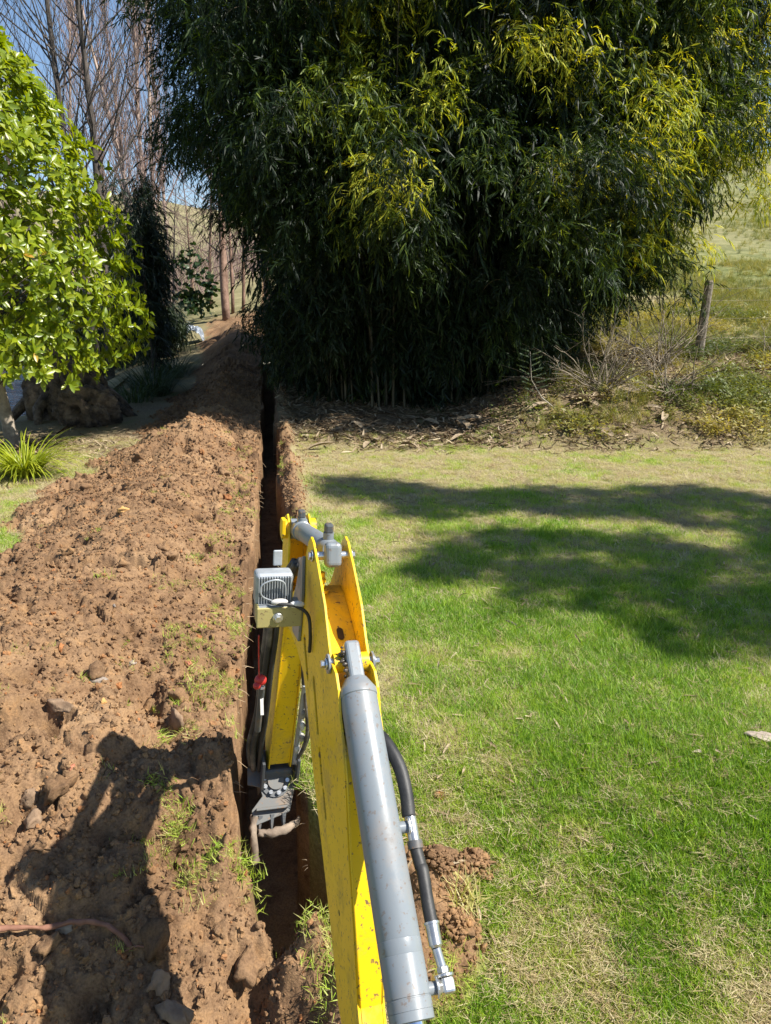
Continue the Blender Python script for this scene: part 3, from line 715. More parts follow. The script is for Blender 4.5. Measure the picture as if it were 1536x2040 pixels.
# ---- leafy dark shrubs behind
def leafball(name, x, y, hh, rx, ry, n_, lab, cat, mat_coll, nsrc, z0=.1, sc_=(1, 1.6), tint=(0, .5), stem=True, zfun=None, group=None):
    z = gz(x, y); e = empty(name, (x, y, z), label=lab, cat=cat, group=group); P = []
    lumps = [(random.uniform(-.7, .7), random.uniform(-.7, .7), random.uniform(.15, .95), random.uniform(.35, .6)) for _ in range(12)]
    while len(P) < n_:
        L_ = random.choice(lumps); d = np.array([random.gauss(0, 1), random.gauss(0, 1), random.gauss(0, 1)]); d /= np.linalg.norm(d); d *= random.uniform(.5, 1)**.5 * L_[3]
        p = ((L_[0] + d[0]) * rx, (L_[1] + d[1]) * ry, z0 + (L_[2] + d[2] * .5) * (hh - z0))
        if p[2] > .0: P.append(p)
    scatter('foliage', P, np.stack([rng.normal(0, .5, n_), rng.normal(.3, .5, n_), rng.uniform(0, 6.3, n_)], -1), rng.uniform(*sc_, n_), mat_coll, tint=rng.uniform(*tint, n_), parent=e, nsrc=nsrc)
    if stem:
        mb = MB()
        for i in range(7): a = random.uniform(0, 6.28); mb.tube([(0, 0, -.1), (.3 * rx * math.cos(a), .3 * ry * math.sin(a), .4 * hh), (.6 * rx * math.cos(a + .4), .6 * ry * math.sin(a + .4), .8 * hh)], [.05, .03, .01], 5, False)
        mb.obj('stems', m_dark, e)
    return e
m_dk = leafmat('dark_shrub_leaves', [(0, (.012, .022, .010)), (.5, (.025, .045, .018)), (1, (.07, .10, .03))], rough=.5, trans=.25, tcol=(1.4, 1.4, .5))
dk = [bamboo_spray(330 + i).mesh('shrub_spray', m_dk, False) for i in range(3)]; c_dk = source_collection('shrub_source', dk)
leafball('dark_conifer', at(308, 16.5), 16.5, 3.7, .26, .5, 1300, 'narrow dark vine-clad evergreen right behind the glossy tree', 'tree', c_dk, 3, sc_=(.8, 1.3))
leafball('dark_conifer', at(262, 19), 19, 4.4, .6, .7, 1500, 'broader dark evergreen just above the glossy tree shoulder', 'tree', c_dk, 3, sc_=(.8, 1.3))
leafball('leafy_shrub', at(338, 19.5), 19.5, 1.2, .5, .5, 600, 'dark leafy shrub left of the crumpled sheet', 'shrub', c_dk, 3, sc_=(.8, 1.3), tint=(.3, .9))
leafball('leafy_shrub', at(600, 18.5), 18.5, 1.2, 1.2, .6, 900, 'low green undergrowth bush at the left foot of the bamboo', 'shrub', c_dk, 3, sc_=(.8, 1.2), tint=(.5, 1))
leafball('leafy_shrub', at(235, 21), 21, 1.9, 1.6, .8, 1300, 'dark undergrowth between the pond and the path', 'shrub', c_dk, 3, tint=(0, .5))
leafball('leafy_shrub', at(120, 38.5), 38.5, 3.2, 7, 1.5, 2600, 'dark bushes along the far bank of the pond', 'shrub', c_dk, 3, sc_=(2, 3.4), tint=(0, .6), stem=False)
m_rl = leafmat('round_leaves', [(0, (.02, .045, .012)), (1, (.06, .11, .03))], rough=.4, trans=.3)
mbr = MB(); rr_ = random.Random(5)
for i in range(7):
    a = rr_.uniform(0, 6.28); V = [(0, 0, 0)] + [(.06 * math.cos(q * .785), .06 * math.sin(q * .785), .01 * math.cos(q)) for q in range(8)]
    M_ = np.array(Euler((rr_.gauss(0, .7), rr_.gauss(.4, .6), a)).to_matrix()); V = np.array(V) @ M_.T + np.array([rr_.gauss(0, .07), rr_.gauss(0, .07), rr_.gauss(0, .06)])
    mbr.add(V, [(0, 1 + q, 1 + (q + 1) % 8) for q in range(8)])
c_rl = source_collection('round_leaf_source', [mbr.mesh('leaf_group', m_rl, False)])
leafball('round_leaf_shrub', at(404, 24.5), 24.5, 2.2, .75, .5, 110, 'sparse shrub with large round leaves above the crumpled sheet', 'shrub', c_rl, 1, z0=.2, sc_=(.7, 1.3), stem=False)
# twiggy brown scrub on the far hillside
mb = MB()
for i in range(1500):
    Y_ = random.uniform(34, 60); x = random.uniform(-.62 * Y_, -.08 * Y_); z = float(base(x, Y_)); L_ = random.uniform(.8, 2.6) * (.5 + float(vn(np.array([x * .2]), np.array([Y_ * .15]), 7)[0]))
    a = random.uniform(0, 6.28); t = random.uniform(.1, .5)
    mb.tube([(x, Y_, z), (x + L_ * .5 * t * math.cos(a), Y_, z + L_ * .5), (x + L_ * t * 1.3 * math.cos(a), Y_ + .2, z + L_)], [.03, .02, .008], 3, False)
mb.obj('hillside_scrub', m_ptwig, kind='stuff', label='brown leafless scrub covering the hillside behind the poplars', cat='scrub')

# ---- strap-leaved clumps
m_strap = leafmat('strap_leaves', [(0, (.20, .26, .02)), (.5, (.42, .44, .04)), (1, (.50, .46, .07))], rough=.4, trans=.35, tcol=(1.4, 1.4, .3), tint=False)
m_strapd = leafmat('dark_strap_leaves', [(0, (.03, .05, .02)), (1, (.08, .12, .05))], rough=.5, trans=.25, tint=False)
def strap(name, x, y, n_, L_, wd, mat, lab, s=1):
    mb = MB()
    for i in range(n_):
        a = random.uniform(0, 6.283); q = .12 * s * math.sqrt(random.random()); blade(mb, q * math.cos(a), q * math.sin(a), L_ * random.uniform(.6, 1.1), wd, a + random.gauss(0, .3), random.uniform(.1, .5), random.uniform(1.0, 2.1), -.02, 6)
    o = mb.obj('leaves', mat, None, False); o.location = (x, y, gz(x, y)); o.name = name; meta(o, lab, 'plant'); return o
strap('strap_leaf_plant', -3.85, 7.75, 360, .74, .020, m_strap, 'bright yellow-green strap-leaved plant on the lawn at the left edge')
for i, (px, Y_, nn, L_, lab) in enumerate([(300, 15.2, 260, 1.3, 'dark tussock of long strap leaves beside the shaded path'), (345, 17, 180, 1.0, 'smaller dark tussock farther up the shaded path'), (262, 14.4, 120, .9, 'low dark tussock close behind the weathered stump')]):
    strap('tussock', at(px, Y_), Y_, nn, L_, .02, m_strapd, lab, 3)

# ---- stump
m_log = simple('weathered_wood', (.045, .032, .022), (.22, .155, .10), 6, .9, bumps=1, bscale=16, bdist=.06, lo=.38, hi=.62)
def lump(seed, sx, sy, sz, amp, fr, hollow=None):
    V, T = ico(5) if False else ICO5; V = V.copy(); n3 = fbm(V[:, 0] * fr + seed, V[:, 1] * fr + V[:, 2] * fr * .7, 4, seed)
    rg = np.abs(fbm(V[:, 0] * 1.2 + V[:, 2] * 1.2 + seed, V[:, 1] * 7 + V[:, 0] * 3, 3, seed + 1) - .5) * 2
    r_ = 1 + amp * (n3 - .5) * 2 - .16 * (1 - rg)**4
    if hollow is not None:
        d = np.linalg.norm(V - np.array(hollow) / np.linalg.norm(hollow), axis=1); r_ = r_ - .55 * ss(.34, .16, d)
    return V * r_[:, None] * np.array([sx, sy, sz]), T
ICO5 = ico(5)
sx_, sy_ = -5.35, 12.7; st = empty('tree_stump', (sx_, sy_, gz(sx_, sy_)), label='big weathered grey-brown stump beside the pond, behind the glossy tree', cat='stump')
mb = MB(); V, T = lump(3, .80, .62, 1.12, .30, 1.9); V[:, 2] = np.where(V[:, 2] < 0, V[:, 2] * .3, V[:, 2]); V[:, 0] += .25 * V[:, 2] * (V[:, 2] > 0) * -.4
mb.add(V + np.array([0, 0, .05]), T); mb.obj('trunk', m_log, st)
mb = MB(); V, T = lump(8, .46, .34, .36, .55, 2.6, hollow=(-.25, -1, .15)); mb.add(V + np.array([.62, -.95, .22]), T); mb.obj('root_knot', m_log, st)
mb = MB()
for i in range(5):
    a = [-2.6, -1.9, -.9, -.2, .6][i]; pts = [(.5 * math.cos(a), .4 * math.sin(a), .45), (.8 * math.cos(a), .75 * math.sin(a), .2), (1.1 * math.cos(a + .2), 1.05 * math.sin(a + .2), -.05)]
    m2 = MB(); m2.tube(pts, [.13, .09, .05], 8); m2.obj('root', m_log, st)

# ---- crumpled sheet at the end of the trench
m_sheet = simple('plastic_film', (.12, .15, .19), (.36, .40, .45), 7, .25, bumps=.8, bscale=12, bdist=.04)
g_ = np.linspace(-1, 1, 24); GX, GY = np.meshgrid(g_, g_); GZ = .35 * (fbm(GX * 2.3 + 4, GY * 2.3, 4, 77) - .3) + .28 * (1 - GX**2)
i_ = (np.arange(23)[:, None] * 24 + np.arange(23)[None]); Qs = np.stack([i_, i_ + 1, i_ + 25, i_ + 24], -1).reshape(-1, 4)
sx0, sy0 = at(386, 21.0), 21.0
o = link('crumpled_sheet', npmesh('crumpled_sheet', np.stack([GX * .32, GY * .3, GZ + .04], -1).reshape(-1, 3), [Qs], False, m_sheet)); o.location = (sx0, sy0, gz(sx0, sy0) + .04); o.rotation_euler = (.35, .1, .3)
o.modifiers.new('thickness', 'SOLIDIFY').thickness = .004
meta(o, 'crumpled bluish plastic sheet at the far end of the dirt heap', 'plastic sheet')

# ---- right bank: fence, dead bush, weeds, seedling
m_post = simple('old_post', (.11, .09, .07), (.26, .22, .17), 12, .9, bumps=.7, bscale=40, bdist=.01)
m_wire = simple('wire', (.16, .13, .11), (.30, .25, .2), 30, .5, .6)
fx, fy = 5.45, 13.2; fz = gz(fx, fy)
fe = empty('wire_fence', (fx, fy, fz), label='old wire fence with a grey timber post on the bank right of the bamboo', cat='fence')
def post(dx, dy, h_=1.25):
    zz = gz(fx + dx, fy + dy) - fz; mb = MB(); mb.tube([(dx, dy, zz - .2), (dx + .02, dy, zz + .5), (dx + .05, dy, zz + h_ * .98), (dx + .05, dy, zz + h_)], [.085, .078, .07, .06], 9); return mb.obj('post', m_post, fe, False)
PX = [(0, 0), (4.4, .9), (-5.0, 1.2), (9, 1.6)]
for a in PX: post(*a)
for h_ in (.30, .62, .92, 1.12):
    mb = MB()
    ordp = sorted(PX)
    for a, b_ in zip(ordp[:-1], ordp[1:]):
        za = gz(fx + a[0], fy + a[1]) - fz + h_; zb = gz(fx + b_[0], fy + b_[1]) - fz + h_
        mb.tube([(a[0] + .03, a[1] - .08, za), ((a[0] + b_[0]) / 2, (a[1] + b_[1]) / 2 - .08, (za + zb) / 2 - .05), (b_[0] + .03, b_[1] - .08, zb)], .0016, 4, False)
    mb.obj('wire', m_wire, fe)
def dead_bush(x, y, nbr, L0, lab, seed, mat=None, el=(.3, 1.3), az=(0, 6.28), name='dead_bush', r0=.011):
    r = random.Random(seed); mb = MB()
    for i in range(nbr):
        a = r.uniform(*az); e = r.uniform(*el); d = np.array([math.cos(a) * math.cos(e), math.sin(a) * math.cos(e), math.sin(e)]); c = np.array([r.gauss(0, .1), r.gauss(0, .1), 0]); L_ = L0 * r.uniform(.5, 1.15); pts = [c]
        for k_ in range(6): d = d + np.array([r.gauss(0, .12), r.gauss(0, .12), r.gauss(-.03, .08)]); d /= np.linalg.norm(d); pts.append(pts[-1] + d * L_ / 6)
        mb.tube(pts, np.linspace(r0, r0 * .3, 7), 4, False)
        for s2 in range(9):
            j = r.randint(1, 5); d2 = d + np.array([r.gauss(0, .7), r.gauss(0, .7), r.gauss(0, .5)]); d2 /= np.linalg.norm(d2); p = pts[j]; L2 = L_ * r.uniform(.12, .4)
            mb.tube([p, p + d2 * L2 * .5, p + d2 * L2 + np.array([r.gauss(0, .03), r.gauss(0, .03), r.gauss(0, .03)])], np.linspace(r0 * .45, r0 * .2, 3), 3, False)
    o = mb.obj(name, mat or m_deadtwig); o.location = (x, y, gz(x, y) - .02); return meta(o, lab, 'bush')
m_deadtwig = simple('dead_twig', (.13, .10, .07), (.30, .25, .18), 10, .85)
dead_bush(3.3, 11.3, 26, 1.5, 'tangled grey dead bush on the bank below the fence post', 1)
dead_bush(4.6, 12.6, 22, 1.5, 'thin leafless bush whose twigs cross the fence wires', 2)
dead_bush(4.3, 11.2, 16, 1.0, 'low dry twiggy bush near the front of the bank', 3)
dead_bush(6.6, 12.9, 14, 1.4, 'sparse leafless bush right of the fence post', 4, az=(-.4, 1.0))
m_weed = leafmat('weed_leaves', [(0, (.05, .08, .018)), (.4, (.14, .17, .04)), (.75, (.24, .24, .06)), (1, (.38, .32, .10))], rough=.55, trans=.35, tcol=(1.4, 1.3, .4))
w_src = []
for i in range(4):
    r = random.Random(60 + i); mb = MB()
    for k_ in range(26):
        a = r.uniform(0, 6.28); e = r.uniform(-.1, 1.4); q = r.uniform(.02, .16); p = np.array([q * math.cos(a), q * math.sin(a), r.uniform(0, .16)])
        leaf_strip(mb, p, (math.cos(a), math.sin(a), math.sin(e)), r.uniform(.03, .08), r.uniform(.012, .03), .2, r, 2)
    for k_ in range(8): a = r.uniform(0, 6.28); blade(mb, 0, 0, r.uniform(.12, .3), .003, a, r.uniform(.1, .7), .5, 0, 3)
    w_src.append(mb.mesh('weed', m_weed, False))
c_weed = source_collection('weed_source', w_src)
long_src = [tuft(80 + i, 40, .07, .12, .32, .006, .5, .9).mesh('long_grass', m_weed, False) for i in range(3)]; c_long = source_collection('long_grass_source', long_src)
n_ = 15000; X = rng.uniform(1.2, 12, n_); Y = rng.uniform(9.7, 18.5, n_); f = fbm(X * 1.1, Y * 1.1, 4, 95)
k = (rng.random(n_) < np.clip(3.2 * (f - .42), .06, 1) * ss(9.6, 10.6, Y + 1.2 * (f - .5)) * ss(1.4, 3.0, X)); X, Y, f = X[k], Y[k], f[k]; Z = ground(X, Y)
scatter('bank_weeds', np.stack([X, Y, Z], -1), np.stack([rng.normal(0, .2, len(X)), rng.normal(0, .2, len(X)), rng.uniform(0, 6.3, len(X))], -1), rng.uniform(.5, 1.25, len(X)), c_weed, tint=np.clip(.25 + 1.3 * (vn(X * .9, Y * .9, 12) - .2), 0, 1), nsrc=4,
        label='low green and yellow weeds growing over the littered bank', cat='weeds')
n_ = 12000; X = rng.uniform(1.6, 14, n_); Y = rng.uniform(10.2, 26, n_); f = fbm(X * .8, Y * .8, 4, 96)
k = (rng.random(n_) < np.clip(3 * (f - .42), 0.03, .9) * ss(1.6, 3.2, X)); X, Y = X[k], Y[k]; Z = ground(X, Y)
scatter('bank_grass', np.stack([X, Y, Z], -1), np.stack([rng.normal(0, .3, len(X)), rng.normal(0, .3, len(X)), rng.uniform(0, 6.3, len(X))], -1), rng.uniform(.4, 1.1, len(X)), c_long, tint=np.clip(rng.normal(.75, .2, len(X)), 0, 1), nsrc=3,
        label='long yellowing grass on the bank around the fence', cat='grass')
n_ = 3000; Y = rng.uniform(14, 21, n_); X = -.2 * Y + rng.uniform(-1, 3.6, n_); Z = ground(X, Y); u, v = uv(X, Y); h, m = heap(u, v); k = (m < .3) & (u > .2)
scatter('path_grass', np.stack([X, Y, Z], -1)[k], np.stack([rng.normal(0, .3, n_), rng.normal(0, .3, n_), rng.uniform(0, 6.3, n_)], -1)[k], rng.uniform(.5, 1.3, n_)[k], c_long, tint=rng.uniform(.2, .6, n_)[k], nsrc=3,
        label='green grass under the trunks at the left foot of the bamboo', cat='grass')
n_ = 16000; Y = np.exp(rng.uniform(math.log(14.5), math.log(60), n_)); X = rng.uniform(.12, .62, n_) * Y; Z = ground(X, Y); f = fbm(X * .25, Y * .12, 4, 97); k = rng.random(n_) < np.clip(4 * (f - .42), .1, 1)
scatter('paddock_grass', np.stack([X, Y, Z], -1)[k], np.stack([rng.normal(0, .3, n_), rng.normal(0, .3, n_), rng.uniform(0, 6.3, n_)], -1)[k], (rng.uniform(.4, .9, n_) * (1 + Y * .012))[k], c_long, tint=np.clip(rng.normal(.6, .25, n_), 0, 1)[k], nsrc=3,
        label='tussocky yellow-green pasture grass on the rising paddock', cat='grass')
# seedling with feathery branches
xs, ys = 2.05, 10.75; sg = empty('seedling', (xs, ys, gz(xs, ys)), label='small feathery grey-green seedling in front of the dark bamboo', cat='seedling')
m_seed = leafmat('seedling_leaves', [(0, (.16, .22, .13)), (1, (.28, .34, .22))], rough=.6, trans=.25, tint=False)
m_stem = simple('pale_stem', (.25, .22, .16), (.45, .40, .32), 20, .8)
mb = MB(); mb.tube([(.45, -.1, 0), (.2, 0, .2), (.04, 0, .45), (0, 0, .85)], [.009, .008, .006, .002], 5); mb.obj('stem', m_stem, sg)
mb = MB(); r = random.Random(4)
for i in range(15):
    z = .28 + i * .04; s_ = 1 if i % 2 else -1; L_ = .20 * (1 - .5 * abs(i / 15 - .35)); a = r.gauss(0, .4); bx = .04 if z > .4 else .15
    for k_ in range(9):
        q = (k_ + 1) / 9 * L_
        for t_ in (-1, 0, 1):
            leaf_strip(mb, (bx * (1 - z) + s_ * q * math.cos(a), q * math.sin(a), z + .3 * q + .05 * q * q), (s_ * .6, t_ * .9, .35 + (t_ == 0) * .5), .035, .009, .1, r, 2)
mb.obj('leaves', m_seed, sg)
# ---- big tree to the right whose crown shades the lawn
st_ = empty('shade_tree', (9.8, 4.6, gz(9.8, 4.6)), label='broad leafy tree right of the lawn, casting the dappled shadow', cat='tree')
tk, br = bare_tree(seed=31, H_=7.5, r0=.2, spread=.5, nb=50, up=.4, sub=4, start=.3); tk.obj('trunk', m_dark, st_); br.obj('branches', m_dark, st_, kind='stuff')
P = []
# outlines of the two patches of shade it throws on the grass
shade = [[(-0.11, 5.49), (-0.04, 4.71), (0.25, 4.25), (0.47, 4.03), (0.76, 3.68), (1.02, 3.35), (1.35, 3.43), (1.49, 3.18), (1.92, 3.26), (2.6, 3.32), (3.8, 5.49), (2.98, 5.49), (2.28, 5.07), (1.8, 5.27), (1.17, 5.27), (0.75, 5.49), (0.34, 5.27)],
 [(-0.83, 7.61), (-0.59, 6.54), (-0.03, 5.97), (0.57, 6.11), (1.11, 6.3), (1.61, 5.97), (2.98, 5.49), (3.62, 5.49), (4.8, 6.86), (3.62, 6.75), (2.63, 7.1), (1.49, 6.86), (0.64, 6.98), (-0.04, 7.27)]]
def inside(P_, x, y):
    c = np.zeros(x.shape, bool); j = len(P_) - 1
    for i in range(len(P_)):
        xi, yi = P_[i]; xj, yj = P_[j]; c ^= ((yi > y) != (yj > y)) & (x < (xj - xi) * (y - yi) / (yj - yi + 1e-9) + xi); j = i
    return c
qx = rng.uniform(-1.2, 5, 52000); qy = rng.uniform(3, 8, 52000)
jx = qx + .7 * (fbm(qx * 2.2, qy * 2.2, 3, 55) - .5); jy = qy + .95 * (fbm(qx * 2.2 + 9, qy * 2.2, 3, 56) - .5)
k = (inside(shade[0], jx, jy) | inside(shade[1], jx, jy)) & (fbm(qx * 5, qy * 7, 4, 57) > .46)
qx, qy = qx[k], qy[k]; hh = 5.4 + .16 * qx + rng.normal(0, .3, len(qx)); gl = -.04 * qy
P = np.stack([qx + SUN.x / SUN.z * (hh - gl) - 9.8, qy + SUN.y / SUN.z * (hh - gl) - 4.6, hh], -1)
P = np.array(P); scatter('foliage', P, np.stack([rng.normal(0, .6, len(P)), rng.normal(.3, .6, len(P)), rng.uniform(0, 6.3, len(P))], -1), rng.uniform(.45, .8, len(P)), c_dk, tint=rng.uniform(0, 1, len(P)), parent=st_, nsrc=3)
#PART3
# ================================================================== mini excavator arm
def paint(name, c, dirt=.35, rough=.35):
    m, n, b, o = newmat(name); tc = N(n, 'ShaderNodeTexCoord').outputs['Object']
    d = ramp(n, noise(n, 9, 9, tc, .7).outputs[0], [(.52, (0, 0, 0)), (.72, (1, 1, 1))]).outputs[0]
    sp = ramp(n, noise(n, 90, 3, tc).outputs[0], [(.61, (0, 0, 0)), (.66, (1, 1, 1))]).outputs[0]
    v_ = ramp(n, noise(n, 2.5, 4, tc).outputs[0], [(.3, tuple(q * .88 for q in c)), (.7, c)]).outputs[0]
    f = N(n, 'ShaderNodeMath', operation='MULTIPLY'); f.inputs[1].default_value = dirt; n.links.new(d, f.inputs[0])
    x = mix(n, f.outputs[0], v_, (.26, .17, .10)); f2 = N(n, 'ShaderNodeMath', operation='MULTIPLY'); f2.inputs[1].default_value = min(1, dirt * 1.6); n.links.new(sp, f2.inputs[0])
    x = mix(n, f2.outputs[0], x, (.16, .10, .06)); n.links.new(x, b.inputs['Base Color'])
    rr = ramp(n, d, [(0, (rough,) * 3), (1, (.8,) * 3)]).outputs[0]; n.links.new(rr, b.inputs['Roughness'])
    bump(n, b, noise(n, 160, 3, tc).outputs[0], .12, .001); return m
m_yel = paint('yellow_paint', (.86, .555, .010), .6, .4)
m_grey = paint('grey_paint', (.21, .235, .255), .34, .32)
m_dgrey = paint('dark_steel', (.085, .09, .095), .6, .45)
m_alu = simple('cast_aluminium', (.25, .27, .29), (.42, .45, .47), 14, .45, .3)
m_zinc = simple('zinc_steel', (.48, .48, .46), (.70, .70, .68), 20, .25, .85)
m_chrome = simple('chrome', (.75, .76, .78), (.85, .86, .88), 5, .08, 1)
m_rub = simple('black_rubber', (.012, .012, .013), (.035, .034, .033), 20, .55, bumps=.2, bscale=120)
m_mudhose = simple('muddy_hose', (.03, .028, .026), (.24, .20, .16), 11, .6, lo=.45, hi=.7, bumps=.3, bscale=80)
m_red = simple('red_rubber', (.42, .02, .02), (.55, .035, .03), 10, .45)
m_hole = simple('slot_shadow', (.03, .022, .015), (.06, .04, .025), 10, .9)
m_dirtyel = paint('bracket_paint', (.42, .36, .14), .5, .45)
m_white = simple('white_label', (.45, .43, .40), (.65, .63, .60), 20, .6)

ORG = Vector((.01218, .94531, -.00903))
ex = empty('mini_excavator', ORG, (0, R(4), R(16)), label='yellow mini excavator boom and dipper arm with a grey ram reaching over the trench', cat='excavator')
LV_ = np.array([(q[0], q[1]) for q in [(.08, .0275), (.2, .0275), (.35, .034), (.62, .044), (2, .046)]])
def hw(u): return float(np.interp(u, LV_[:, 0], LV_[:, 1]))
import bmesh
def chaikin(P, it=2, closed=True):
    P = np.array(P, float)
    for _ in range(it):
        Nn = np.roll(P, -1, 0) if closed else P[1:]
        A = P if closed else P[:-1]
        P = np.stack([A * .75 + Nn * .25, A * .25 + Nn * .75], 1).reshape(-1, 2)
    return P
def plate(name, poly, w0f, th, mat, parent, bev=.0015, holes=(), smooth=0):
    """side plate: outline in (s,u), placed at w = w0f(u), thickness th outwards (sign)"""
    poly = [tuple(p) for p in poly]
    bm = bmesh.new(); loops = [poly] + [list(h) for h in holes]; es = []
    for lp in loops:
        vs_ = [bm.verts.new((0, a, b_)) for a, b_ in lp]
        for i in range(len(vs_)): es.append(bm.edges.new((vs_[i], vs_[(i + 1) % len(vs_)])))
    bmesh.ops.triangle_fill(bm, use_beauty=True, use_dissolve=False, edges=es)
    r = bmesh.ops.extrude_face_region(bm, geom=bm.faces[:]); nv = [v_ for v_ in r['geom'] if isinstance(v_, bmesh.types.BMVert)]; nvs = set(nv)
    for v_ in bm.verts: v_.co.x = w0f(v_.co.z) + (th if v_ in nvs else 0)
    bmesh.ops.recalc_face_normals(bm, faces=bm.faces[:])
    me = bpy.data.meshes.new(name); bm.to_mesh(me); bm.free(); me.materials.append(mat)
    o = link(name, me, parent)
    if bev: bevel(o, bev, 2)
    return o
def capsule(c0, c1, r, n_=7):
    c0 = np.array(c0); c1 = np.array(c1); d = c1 - c0; a = math.atan2(d[1], d[0]); P_ = []
    for i in range(n_): t = a - math.pi / 2 + math.pi * i / (n_ - 1); P_.append(tuple(c1 + r * np.array([math.cos(t), math.sin(t)])))
    for i in range(n_): t = a + math.pi / 2 + math.pi * i / (n_ - 1); P_.append(tuple(c0 + r * np.array([math.cos(t), math.sin(t)])))
    return P_
def strip(name, line, w0f, w1f, th, mat, parent, bev=.001):
    """plate that follows a (s,u) line between two sides"""
    L_ = np.array(line, float); t = np.gradient(L_, axis=0); t /= np.linalg.norm(t, axis=1)[:, None]; nn_ = np.stack([-t[:, 1], t[:, 0]], -1) * th
    V = []; Q = []
    for (a, b_), (na, nb_) in zip(L_, nn_):
        V += [(w0f(b_), a, b_), (w1f(b_), a, b_), (w1f(b_), a - na, b_ - nb_), (w0f(b_), a - na, b_ - nb_)]
    for i in range(len(L_) - 1):
        for j in range(4): a = i * 4; Q.append((a + j, a + (j + 1) % 4, a + 4 + (j + 1) % 4, a + 4 + j))
    Q += [(3, 2, 1, 0), (len(V) - 4, len(V) - 3, len(V) - 2, len(V) - 1)]
    mb = MB(); mb.add(V, (), Q); o = mb.obj(name, mat, parent, False)
    if bev: bevel(o, bev, 2)
    return o
def cyl(name, p0, p1, r0, mat, parent, r1=None, n=24, rings=None, bev=0):
    p0 = np.array(p0, float); p1 = np.array(p1, float)
    mb = MB()
    if rings: pts = [p0 + (p1 - p0) * t for t, _ in rings]; rad = [r_ for _, r_ in rings]
    else: pts = [p0, p1]; rad = [r0, r1 or r0]
    mb.tube(pts, rad, n); o = mb.obj(name, mat, parent, True); o.data.shade_smooth()
    m_ = o.modifiers.new('edges', 'EDGE_SPLIT'); m_.split_angle = R(32); return o
def hexbolt(p, ax, r, h_, parent, mat, name='bolt'):
    ax = np.array(ax, float); ax /= np.linalg.norm(ax); p = np.array(p, float); mb = MB(); mb.tube([p, p + ax * h_ * .35], r * 1.45, 20); mb.tube([p + ax * h_ * .36, p + ax * h_], r, 6); o = mb.obj(name, mat, parent, False); return bevel(o, r * .1, 1)
def hose(name, pts, r, mat, parent, n=12, sub=8):
    P_ = np.array(pts, float); m_ = len(P_); out = []
    for i in range(m_ - 1):
        p0, p1, p2, p3 = P_[max(i - 1, 0)], P_[i], P_[i + 1], P_[min(i + 2, m_ - 1)]
        for k_ in range(sub): t = k_ / sub; out.append(.5 * (2 * p1 + (p2 - p0) * t + (2 * p0 - 5 * p1 + 4 * p2 - p3) * t * t + (3 * p1 - p0 - 3 * p2 + p3) * t**3))
    out.append(P_[-1]); mb = MB(); mb.tube(out, r, n); return mb.obj(name, mat, parent)

TH = .006
boom = empty('boom', parent=None) if False else bpy.data.objects.new('boom', None); col.objects.link(boom); boom.parent = ex; boom.empty_display_size = .1
outer = [(-.22, .015), (.10, .0), (.25, .005), (.338, .045), (.432, .146), (.544, .262), (.62, .35), (.69, .44), (.745, .53), (.80, .59), (.90, .615), (1.06, .612), (1.17, .565), (1.23, .57), (1.25, .61), (1.23, .655), (1.12, .69), (1.0, .735), (.90, .80), (.84, .88), (.80, .945), (.775, .965), (.745, .96),
         (.68, .921), (.592, .862), (.530, .795), (.50, .772), (.455, .768), (.425, .745), (.40, .70), (.365, .665), (.335, .61), (.319, .554), (.292, .459), (.24, .328), (.196, .192), (.14, .12), (.0, .10), (-.22, .115), (-.25, .065)]
slots = [capsule((.745, .615), (.80, .685), .015), capsule((.61, .545), (.665, .640), .014), capsule((.555, .445), (.585, .50), .013), capsule((.51, .385), (.535, .425), .012)]
for sg_ in (-1, 1):
    plate('side_plate', outer, lambda u, s=sg_: s * hw(u), sg_ * -TH, m_yel, boom, .0012, slots)
wi0 = lambda u: -hw(u) + TH + .0005
wi1 = lambda u: hw(u) - TH - .0005
topl = [(-.2, .108), (.0, .092), (.135, .112), (.19, .185), (.233, .328), (.285, .459), (.312, .554), (.328, .605), (.36, .655), (.41, .685), (.47, .70)]
strip('top_plate', topl, wi0, wi1, .005, m_yel, boom)
strip('bottom_plate', [(-.2, .022), (.10, .007), (.25, .012), (.332, .053), (.425, .153), (.537, .269), (.61, .357), (.68, .447), (.735, .537), (.79, .598), (.90, .623), (1.05, .620)], wi0, wi1, .005, m_yel, boom)
fl = strip('trough_floor', [(.47, .70), (.56, .745), (.66, .795), (.745, .83), (.80, .83), (.88, .77)], wi0, wi1, .005, m_yel, boom)
plate('oval_hole', [(a, b_) for a, b_ in capsule((-.010, 0), (.010, 0), .0075)], lambda u: 0, .001, m_hole, boom, 0)
oh = boom.children[-1] if False else [c for c in bpy.data.objects if c.name == 'oval_hole'][0]
oh.rotation_euler = (0, R(-90), 0); oh.location = (.006, .625, .7835); oh.rotation_euler = Euler((R(26), 0, 0)).to_matrix().to_euler()
oh.matrix_local = Matrix.Translation((.004, .622, .7795)) @ Matrix.Rotation(R(27), 4, 'X') @ Matrix.Rotation(R(90), 4, 'Y')
# weld beads along the left foot of the side plate and the ear
mb = MB()
for sg_ in (-1, 1):
    pts = [(sg_ * (hw(b_) - TH), a + .003, b_ + .0) for a, b_ in topl[3:10]]; mb.tube(pts, .0035, 6)
mb.obj('weld_seam', m_yel, boom)
